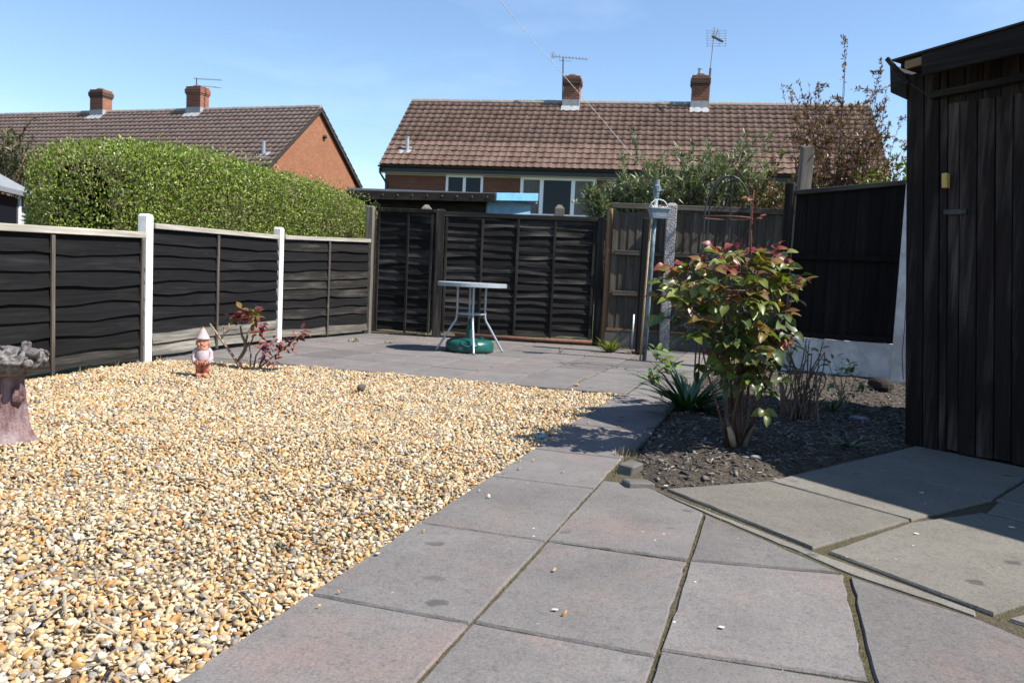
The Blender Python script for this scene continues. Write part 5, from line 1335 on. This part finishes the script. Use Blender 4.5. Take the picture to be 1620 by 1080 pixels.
shrub('bushy_shrub', 'low grey green shrub over the fence right of the white window', 'shrub', b0, tips_in([(925,325),(930,300),(955,280),(975,280),(1010,295),(1030,325)], 55, YB, .35), .02, M['bark'], 2300, (.09,.17), .2, ol, [4,4,3,2,1], .08, .12, .5, twigs=2)
b0 = DP(1110,330,YB+.2); b0.z = 0
shrub('bushy_shrub', 'large grey green willowy shrub over the boarded fence behind the obelisk', 'shrub', b0, tips_in([(1010,325),(1000,275),(1045,262),(1060,250),(1100,235),(1130,222),(1145,240),(1165,250),(1180,240),(1205,248),(1225,280),(1225,325)], 120, YB+.1, .5)+[DP(1005,238,YB), DP(1017,250,YB), DP(1200,205,YB), DP(1212,222,YB), DP(1180,212,YB), DP(1170,230,YB)], .022, M['bark'], 4300, (.09,.17), .18, ol, [4,4,3,2,1], .1, .13, .5, twigs=2)
YR = W2(0,11.9).y
b0 = DP(1330,330,YR); b0.z = 0
rd = [(.15,.07,.052),(.20,.095,.066),(.11,.06,.048),(.18,.135,.06),(.25,.13,.10),(.12,.12,.05)]
shrub('copper_tree', 'sparse copper leaved tree rising behind the black panel and shed', 'tree', b0,
      tips_in([(1255,290),(1262,210),(1240,140),(1268,118),(1300,122),(1330,150),(1365,138),(1395,150),(1415,172),(1405,240),(1432,215),(1440,300)], 150, YR, .6, lambda x, y: min(1, .25+(y-110)/170))
      + [DP(1341,64,YR), DP(1336,75,YR), DP(1395,102,YR), DP(1390,118,YR), DP(1405,135,YR), DP(1236,135,YR), DP(1250,150,YR), DP(1395,215,YR), DP(1425,190,YR)],
      .012, M['twig_dark'], 10500, (.036,.064), .40, rd, [4,3,4,2,2,1.4], .08, .085, .6, twigs=3, leafmat='leaf_v')
b0 = DP(1400,300,YR-.5); b0.z = 0
shrub('bushy_shrub', 'yellow green bush peeping over the black panel next to the shed', 'shrub', b0, tips_in([(1340,300),(1345,278),(1380,268),(1410,255),(1440,262),(1445,300)], 40, YR-.5, .25), .012, M['twig_dark'], 1500, (.04,.07), .5, [(.14,.17,.03),(.20,.21,.04),(.08,.11,.025),(.15,.07,.045)], [3,2,2,1], .06, .08, .4)
b0 = DP(1200,300,YB-.6); b0.z = 0
shrub('bushy_shrub', 'thin reddish twiggy shrub between obelisk and weathered plank', 'shrub', b0, [DP(1222,205,YB-.5), DP(1228,262,YB-.5), DP(1215,285,YB-.5), DP(1240,225,YB-.5), DP(1205,300,YB-.5), DP(1230,290,YB-.5), DP(1245,285,YB-.5)]+tips_in([(1195,320),(1195,290),(1230,275),(1240,300),(1240,320)], 18, YB-.5, .2), .010, M['twig_red'], 700, (.06,.10), .35, [(.16,.08,.05),(.10,.13,.045),(.22,.17,.08)], [2,2,1], .05, .07, .4, twigs=1)
YT = 22.0
b0 = DP(10,330,YT); b0.z = 0
shrub('leafy_tree', 'dull olive tree beside the left house at the photo edge', 'tree', b0, tips_in([(-120,320),(-110,240),(-50,210),(0,205),(35,212),(62,232),(72,262),(60,300)], 90, YT, 1.2), .06, M['bark'], 4200, (.10,.19), .42, [(.075,.085,.035),(.11,.115,.05),(.05,.055,.028),(.14,.12,.075)], [3,3,3,1], .3, .32, .4, twigs=3)

# ---- rose bush
rb = G(1165,712); rb.z = bed_z(rb.x, rb.y)
rose = thing('rose_bush', 'leafy rose bush with bronze and red young shoots in the bed', 'rose', (rb.x, rb.y, 0))
RY = rb.y
crown = [(1056,448),(1068,428),(1100,424),(1130,412),(1160,408),(1195,404),(1220,414),(1232,430),(1246,448),(1244,482),(1235,505),(1240,540),(1215,580),(1190,600),(1150,590),(1110,560),(1090,520),(1062,490)]
rt_ = tips_in(crown, 8, RY, .2, lambda x, y: 1.0 if y < 500 else .3)
rt_ += [DP(1062,432,RY-.05), DP(1256,455,RY-.05), DP(1140,402,RY-.1), DP(1168,393,RY+.05), DP(1095,412,RY-.1), DP(1225,405,RY), DP(1212,600,RY-.2), DP(1190,640,RY-.22), DP(1240,530,RY-.1)]
lines = []; nodes_ = []
stubs = [rb+Vector((random.uniform(-.10,.10), random.uniform(-.08,.08), -.01)) for _ in range(9)]
for tp in rt_:
    b0 = random.choice(stubs); c = Vector((b0.x*.45+tp.x*.55+random.gauss(0,.03), b0.y*.45+tp.y*.55+random.gauss(0,.03), tp.z*.62)); pts = bez(b0, c, tp, 9, .007)
    r = random.uniform(.005,.009); lines.append((pts, [r*(1.25-.95*i/8) for i in range(9)]))
    for i in range(4, 9): nodes_.append((pts[i], (pts[i]-pts[i-1]).normalized(), i))
for sdx, sy, ez_ in ((-.04,-.03,.17),(.01,.03,.20),(.05,-.03,.12)):   # thick old wood at the foot
    q0 = rb+Vector((sdx*.5,sy,-.03)); lines.append(([q0, q0+Vector((sdx*.3,.01,.06)), q0+Vector((sdx*.9,-.01,.13)), q0+Vector((sdx*1.3,sy*.5,ez_))], [.017,.016,.013,.008]))
trk = stems('trunk', M['bark'], lines[-3:], rose, 9); stems('canes', m_plain('rose_cane', (.085,.055,.040), .6, .3, .35, 30), lines[:-3], rose, 6)
q0 = rb+Vector((-.03,-.05,0)); stems('pruned_stub', m_plain('stub_pale', (.36,.25,.16), .85, .2, .25, 40), [([q0, q0+Vector((-.015,-.01,.05)), q0+Vector((-.035,-.015,.10))], [.016,.018,.011])], rose, 9)
sh0 = DP(1188,420,RY); sh1 = DP(1193,300,RY-.02)
stems('red_shoot', M['twig_red'], [(bez(sh0, sh0.lerp(sh1,.5)+Vector((-.012,0,0)), sh1, 6), [.005,.005,.004,.004,.003,.002])], rose, 6)
crown_o = MB().ell((0,0,0),(.004,.004,.004),5,3).build('crown', m_plain('rose_bud', (.12,.05,.03)), rose)
cnt = 0; pet = []
def leaf_at(p, d, n, mk, s):
    global cnt
    kind = random.choice(['rose0','rose1','rose2']); leaf_obj(crown_o, mk, kind, p, d, n, s); cnt += 1
def near_node(p): return min(nodes_, key=lambda e: (e[0]-p).length)[0]
ctr = DP(1155,495,RY)
HI = []
def compound(p, mk, s, nl=5, single=True):
    out = (p-ctr).normalized(); pd = (out*.35+Vector((random.gauss(0,.6),random.gauss(0,.5)-.35,random.gauss(0,.3)))).normalized(); side = pd.cross(Vector((0,0,1))).normalized(); nrm = side.cross(pd)
    if nrm.z < 0: nrm = -nrm
    nrm = (nrm+Vector((random.gauss(0,.35),random.gauss(0,.3)-.35,0))).normalized(); ln_ = .085*s
    e = p+pd*ln_; jobs = [(e, pd)]
    if nl >= 3: jobs += [(p+pd*ln_*.62, pd*.55+side), (p+pd*ln_*.62, pd*.55-side)]
    if nl >= 5: jobs += [(p+pd*ln_*.2, pd*.45+side), (p+pd*ln_*.2, pd*.45-side)]
    q0 = near_node(p)
    if (q0-p).length < .22: pet.append(([q0, q0.lerp(p,.5)+Vector((0,0,.01)), p], [.0028,.0022,.0018]))
    pet.append(([p, p.lerp(e,.5)+Vector((0,0,.004)), e], [.0018,.0015,.001]))
    for q, d in jobs:
        dd_ = d+Vector((0,0,random.gauss(0,.22)-.05)); nn_ = nrm+Vector((random.gauss(0,.3),random.gauss(0,.3),0)); sc2 = s*random.uniform(.75,1.15)
        if single and cnt < 300: leaf_at(q, dd_, nn_, mk, sc2)
        else: HI.append((q, dd_, nn_, sc2, mk))
def crown_pt(shell=True):
    while True:
        x, y = random.uniform(1045,1262), random.uniform(388,610)
        if not pip(np.array([[x, y]]), crown)[0]: continue
        dx, dy = (x-1155)/108, (y-495)/108; rr_ = max(0, 1-dx*dx-dy*dy)**.5
        return x, y, (random.uniform(-1,-.45) if shell else random.uniform(-.6,1))*rr_*.33
tops = [(1100,412,-.1),(1068,425,-.05),(1140,402,-.05),(1165,394,0),(1178,402,-.1),(1222,405,0),(1234,418,-.08),(1195,318,-.02),(1192,352,-.02),(1245,455,-.1),(1228,520,-.15),(1165,465,-.3),(1085,430,-.1),(1215,395,.05)]
for x, y, o_ in tops: compound(DP(x,y,RY+o_), 'leaf_red', random.uniform(.65,.95) if y > 380 else .5, 5 if y > 380 else 3)
def mk_for(y): return random.choices(['leaf_gloss','leaf_dark','leaf_bronze','leaf_red'], [6.5,1.2,3,.7] if y < 455 else ([6,3,2,.3] if y < 515 else [4,6,.4,.15]))[0]  # more dark leaves lower down: shade of the lower crown put into leaf colour
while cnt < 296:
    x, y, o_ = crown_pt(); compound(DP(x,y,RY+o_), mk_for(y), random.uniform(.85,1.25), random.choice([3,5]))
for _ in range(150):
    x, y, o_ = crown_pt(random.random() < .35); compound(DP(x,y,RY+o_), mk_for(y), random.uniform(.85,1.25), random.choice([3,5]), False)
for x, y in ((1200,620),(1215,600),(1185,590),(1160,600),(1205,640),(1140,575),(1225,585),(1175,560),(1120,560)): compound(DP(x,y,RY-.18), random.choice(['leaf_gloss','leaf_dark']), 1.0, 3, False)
stems('petioles', M['twig_red'], pet, rose, 4)['kind'] = 'stuff'
LM = leaf_mesh(.064,.042,.45,.35,6,.002); LV = np.array(LM.v); LF_ = np.array(LM.f); V, F, C = [], [], []
colr = {'leaf_gloss':(.15,.178,.036),'leaf_dark':(.060,.085,.024),'leaf_bronze':(.17,.105,.028),'leaf_red':(.23,.062,.034)}
for i, (q, d, n, s, mk) in enumerate(HI):
    Rm = np.array(orient(d, n).to_matrix()); V.append((LV*s) @ Rm.T+np.array(q)-np.array(rose.location)); F.append(LF_+i*len(LV)); C.append(np.tile(np.array(colr[mk])*random.uniform(.65,1.3), (len(LV),1)))
o = link('inner_leaves', np_mesh('inner_leaves', np.vstack(V), np.vstack(F), np.vstack(C), True), m_leaf('rose_inner', None, .4, .5, .3), rose); o['kind'] = 'stuff'

# ---- red leaved shrub beside the gnome
sb0 = G(381,582); SY = sb0.y
rs = thing('small_shrub', 'small half bare shrub with wine red leaves beside the gnome', 'shrub', (sb0.x, sb0.y, 0))
D_ = lambda x, y, o=0.0: DP(x, y, SY+o)
bare = [([D_(380,584),D_(372,568,-.02),D_(350,537,-.04),D_(332,512,-.05)],[.014,.012,.010,.006]), ([D_(350,537,-.04),D_(356,524,-.05),D_(352,515,-.05)],[.008,.007,.005]), ([D_(340,523,-.045),D_(334,524,-.06)],[.006,.004]),
        ([D_(356,527,-.05),D_(364,521,-.05),D_(362,511,-.06)],[.006,.005,.004]), ([D_(364,521,-.05),D_(376,522,-.05)],[.005,.003])]
main = [([D_(380,584),D_(378,570),D_(388,553),D_(388,541),D_(383,531),D_(380,515)],[.018,.017,.015,.013,.010,.006]), ([D_(388,546),D_(392,528,.03),D_(400,512,.03)],[.010,.008,.005]), ([D_(389,550),D_(398,540,-.03),D_(405,522,-.04)],[.009,.007,.004]),
        ([D_(396,580,.02),D_(397,560,.03),D_(393,540,.03)],[.008,.007,.004]), ([D_(402,580,-.02),D_(405,562,-.03),D_(418,545,-.03)],[.008,.006,.004]), ([D_(415,578,.03),D_(425,569,.02),D_(455,547),D_(477,527)],[.008,.007,.005,.003]),
        ([D_(410,580),D_(417,560),D_(425,545)],[.007,.005,.003]), ([D_(412,580,-.03),D_(430,565,-.05),D_(440,558,-.05)],[.006,.005,.003])]
stems('bare_branches', m_plain('pruned_wood', (.30,.225,.155), .9, .2, .3, 30), bare, rs, 7); stems('trunk', m_plain('shrub_wood', (.17,.115,.085), .9, .2, .3, 30), main, rs, 7)
def sprays(parent, spots, mks, n, s, spread, kinds=('small0','small1')):
    for (x, y, o) in spots:
        c = DP(x, y, o)
        for _ in range(n):
            d = Vector((random.gauss(0,1),random.gauss(0,1),random.gauss(.1,.8))).normalized()
            leaf_obj(parent, random.choice(mks), random.choice(kinds), c+d*random.uniform(0,spread), d, (random.gauss(0,.4),random.gauss(0,.4)-.2,1), s*random.uniform(.7,1.25))
sprays(rs, [(376,500,SY),(385,494,SY-.03),(396,492,SY),(406,496,SY),(408,505,SY-.04),(400,503,SY-.06)], ['leaf_wine','leaf_red','leaf_gloss','leaf_bronze','leaf_wine'], 11, 1.45, .05)
sprays(rs, [(372,503,SY),(410,512,SY-.03),(416,526,SY-.03),(408,528,SY),(425,541,SY-.03),(434,540,SY-.04),(428,552,SY-.05),(420,556,SY),(440,556,SY-.05),(418,566,SY),(432,570,SY-.06),(455,547,SY),(462,541,SY),(470,533,SY),(477,527,SY),(448,551,SY)], ['leaf_wine','leaf_wine','leaf_red'], 8, 1.2, .045)

# ---- strap leaved clumps
def strap(name, label, base, n, L, W, m, spread=1.0, up=.9, dr=.55):
    t = thing(name, label, 'plant', (base.x, base.y, 0))
    for i in range(n):
        a = random.uniform(0, 6.283); l = L*random.uniform(.55,1.1); d = Vector((math.cos(a)*spread, math.sin(a)*spread, random.uniform(.4,1.5)*up))
        me = leaf_mesh(l, W*random.uniform(.7,1.2), .35, dr*random.uniform(.4,1.3), 6, 0, 0, .45).mesh('leaf', smooth=True)
        o = link('leaf', me, M[m], t, (math.cos(a)*.02, math.sin(a)*.02, base.z), orient(d, (0,0,1)))
    return t
p = G(1088,655); p.z = .0; strap('strap_leaf_clump', 'dense green strap leaved clump at the path edge left of the rose', p, 110, .50, .030, 'leaf_strap', 1.0, 1.25, .45)
p = G(1345,712); p.z = bed_z(p.x,p.y); strap('strap_leaf_clump', 'small spiky leaved clump in the shaded bed before the shed', p, 22, .20, .014, 'leaf_strap', 1.0, .5, .4)
p = G(1318,655); p.z = bed_z(p.x,p.y); strap('strap_leaf_clump', 'dark strap leaved tuft deep in the bed near the white wall', p, 18, .22, .014, 'leaf_strap', .8, .9, .4)
p = G(966,557); p.z = .0; strap('spiky_plant', 'pale green spiky plant against the foot of the boarded fence', p, 34, .30, .036, 'leaf_gloss', .9, .9, .25)
p = G(1000,560); p.z = .0; strap('strap_leaf_clump', 'small dry weedy tuft beside the short metal stake', p, 22, .16, .012, 'leaf_bronze', .9, .9, .5)

# ---- pale leafed shrubs in the bed
def sprig(name, label, base, tips, m_st, mks, nl, s, spread, r=.006):
    t = thing(name, label, 'shrub', (base.x, base.y, 0)); lines = []
    for tp in tips:
        c = base.lerp(tp,.5)+Vector((random.gauss(0,.03),random.gauss(0,.03),.05)); lines.append((bez(base+Vector((random.gauss(0,.02),random.gauss(0,.02),-.01)), c, tp, 6, .004), [r,r*.9,r*.8,r*.65,r*.5,r*.3]))
    stems('stems', m_st, lines, t, 5)
    for tp in tips:
        for k in range(nl):
            d = Vector((random.gauss(0,1),random.gauss(0,1),random.gauss(.35,.5))).normalized()
            leaf_obj(t, random.choice(mks), random.choice(['small0','small1']), tp+d*random.uniform(0,spread)-Vector((0,0,random.uniform(0,spread*2))), d, (random.gauss(0,.3),random.gauss(0,.3)-.2,1), s*random.uniform(.7,1.3))
    return t
M['leaf_lime'] = m_leaf('leaf_lime', (.135,.20,.035), .35, .45, .28)
M['leaf_sage'] = m_leaf('leaf_sage', (.085,.13,.045), .4, .4, .25)
b0 = G(1090,640); Y_ = b0.y
sprig('small_shrub', 'lime tipped leafy sprigs leaning over the path beside the strap leaves', b0, [DP(1034,582,Y_),DP(1030,588,Y_-.05),DP(1048,566,Y_),DP(1055,560,Y_+.05),DP(1040,552,Y_+.2),DP(1062,572,Y_),DP(1075,590,Y_)], M['twig'], ['leaf_lime','leaf_lime','leaf_sage'], 11, 1.5, .05, .005)
b0 = G(1262,668); b0.z = bed_z(b0.x,b0.y); Y_ = b0.y
wt_ = thing('woody_shrub', 'hard pruned woody shrub with many bare upright stems beside the rose', 'shrub', (b0.x,b0.y,0)); lines = []
for i in range(30):
    a = b0+Vector((random.gauss(0,.06),random.gauss(0,.06),-.02)); e = DP(random.uniform(1238,1312), random.uniform(535,610), Y_+random.uniform(-.12,.2)); lines.append((bez(a, a.lerp(e,.5)+Vector((random.gauss(0,.03),0,.03)), e, 6, .006), [.0065,.006,.005,.0045,.004,.003]))
lines.append(([b0+Vector((-.02,0,-.03)), b0+Vector((-.10,0,.12)), b0+Vector((-.14,0,.30))], [.022,.018,.011]))
stems('stems', m_plain('woody_stem', (.12,.085,.062), .9, .2, .35, 30), lines, wt_, 6)
for i in range(60):
    ln_ = random.choice(lines)[0]; q = ln_[random.randint(2,len(ln_)-1)]
    leaf_obj(wt_, random.choice(['leaf_sage','leaf_gloss']), 'small1', q, (random.gauss(0,1),random.gauss(0,1),.6), (0,-.2,1), random.uniform(.5,.9))
b0 = G(1335,650); b0.z = bed_z(b0.x,b0.y); Y_ = b0.y
sprig('small_shrub', 'sparse shrub with pale leaf whorls before the white wall', b0, [DP(1296,546,Y_+.3),DP(1318,570,Y_+.2),DP(1335,575,Y_+.2),DP(1312,590,Y_+.1),DP(1345,572,Y_+.2),DP(1362,588,Y_+.1),DP(1330,618,Y_),DP(1352,622,Y_-.1),DP(1295,628,Y_-.1),DP(1318,605,Y_)], M['twig'], ['leaf_sage','leaf_lime','leaf_sage'], 9, 1.15, .05, .004)
p = G(1000,702); 
# ---- moss and grass blades in the joints
TP, TD, TL = [], [], []
def tufts(a, b, n, l=.018, sp=.010):
    for _ in range(n):
        q = a.lerp(b, random.random()); q = q+Vector((random.gauss(0,sp*.5),random.gauss(0,sp*.5),-.010)); TP.append(q[:]); TD.append((random.gauss(0,.6),random.gauss(0,.6),1)); TL.append(l*random.uniform(.5,1.4))
for v, u0, u1, n in ((C1,1.4,3.9,500),(C2,1.4,3.6,600),(C3,1.4,3.0,600)): tufts(UV(u0,v), UV(u1,v), n, .008, .006)
tufts(UV(2.16,C2), UV(2.20,C3), 160, .008, .006); tufts(UV(2.93,C2), UV(3.03,C3), 90, .007, .006)
for a, b_, n in (((3.57,C2),(3.01,C3),420),((3.01,C3),(2.77,.655),300),((3.9,-.47),(3.265,.19),260),((3.26,.22),(4.18,.95),420),((2.82,.7),(3.2,1.0),260)): tufts(UV(*a), UV(*b_), n//2, .009, .012)
tufts(UV(3.92,-.72), UV(4.6,-.74), 60, .025, .02); tufts(UV(7.0,-1.3), UV(2.0,-1.29), 260, .016, .02)
for px_, py_ in ((262,930),(440,872),(610,830),(300,860),(150,905),(505,800),(700,760),(380,760),(120,770)):
    q = G(px_, py_)+Vector((0,0,.022)); tufts(q-Vector((.012,0,0)), q+Vector((.012,0,0)), 9, .022, .012)
for a in ((435,592),(330,592),(62,572),(510,590),(470,548)): pass
for px_, py_, n_, l_ in ((62,577,40,.05),(560,541,24,.06),(614,543,14,.05),(885,558,10,.05),(175,578,30,.05),(250,570,26,.05),(130,590,24,.05),(990,720,16,.05),(880,690,14,.03)):
    q = G(px_, py_); tufts(q-Vector((.06,0,0)), q+Vector((.06,0,0)), n_, l_, .03)
n = len(TP); TP, TD = np.array(TP), np.array(TD)
o = leaf_cloud('joint_weeds', TP, TD, rng.normal(0,1,(n,3)), np.array(TL), .18, pal_pick([(.12,.12,.05),(.20,.17,.10),(.09,.09,.045),(.26,.21,.13)], [2,3,2,3], n), M['leaf_v']); o['kind'] = 'stuff'
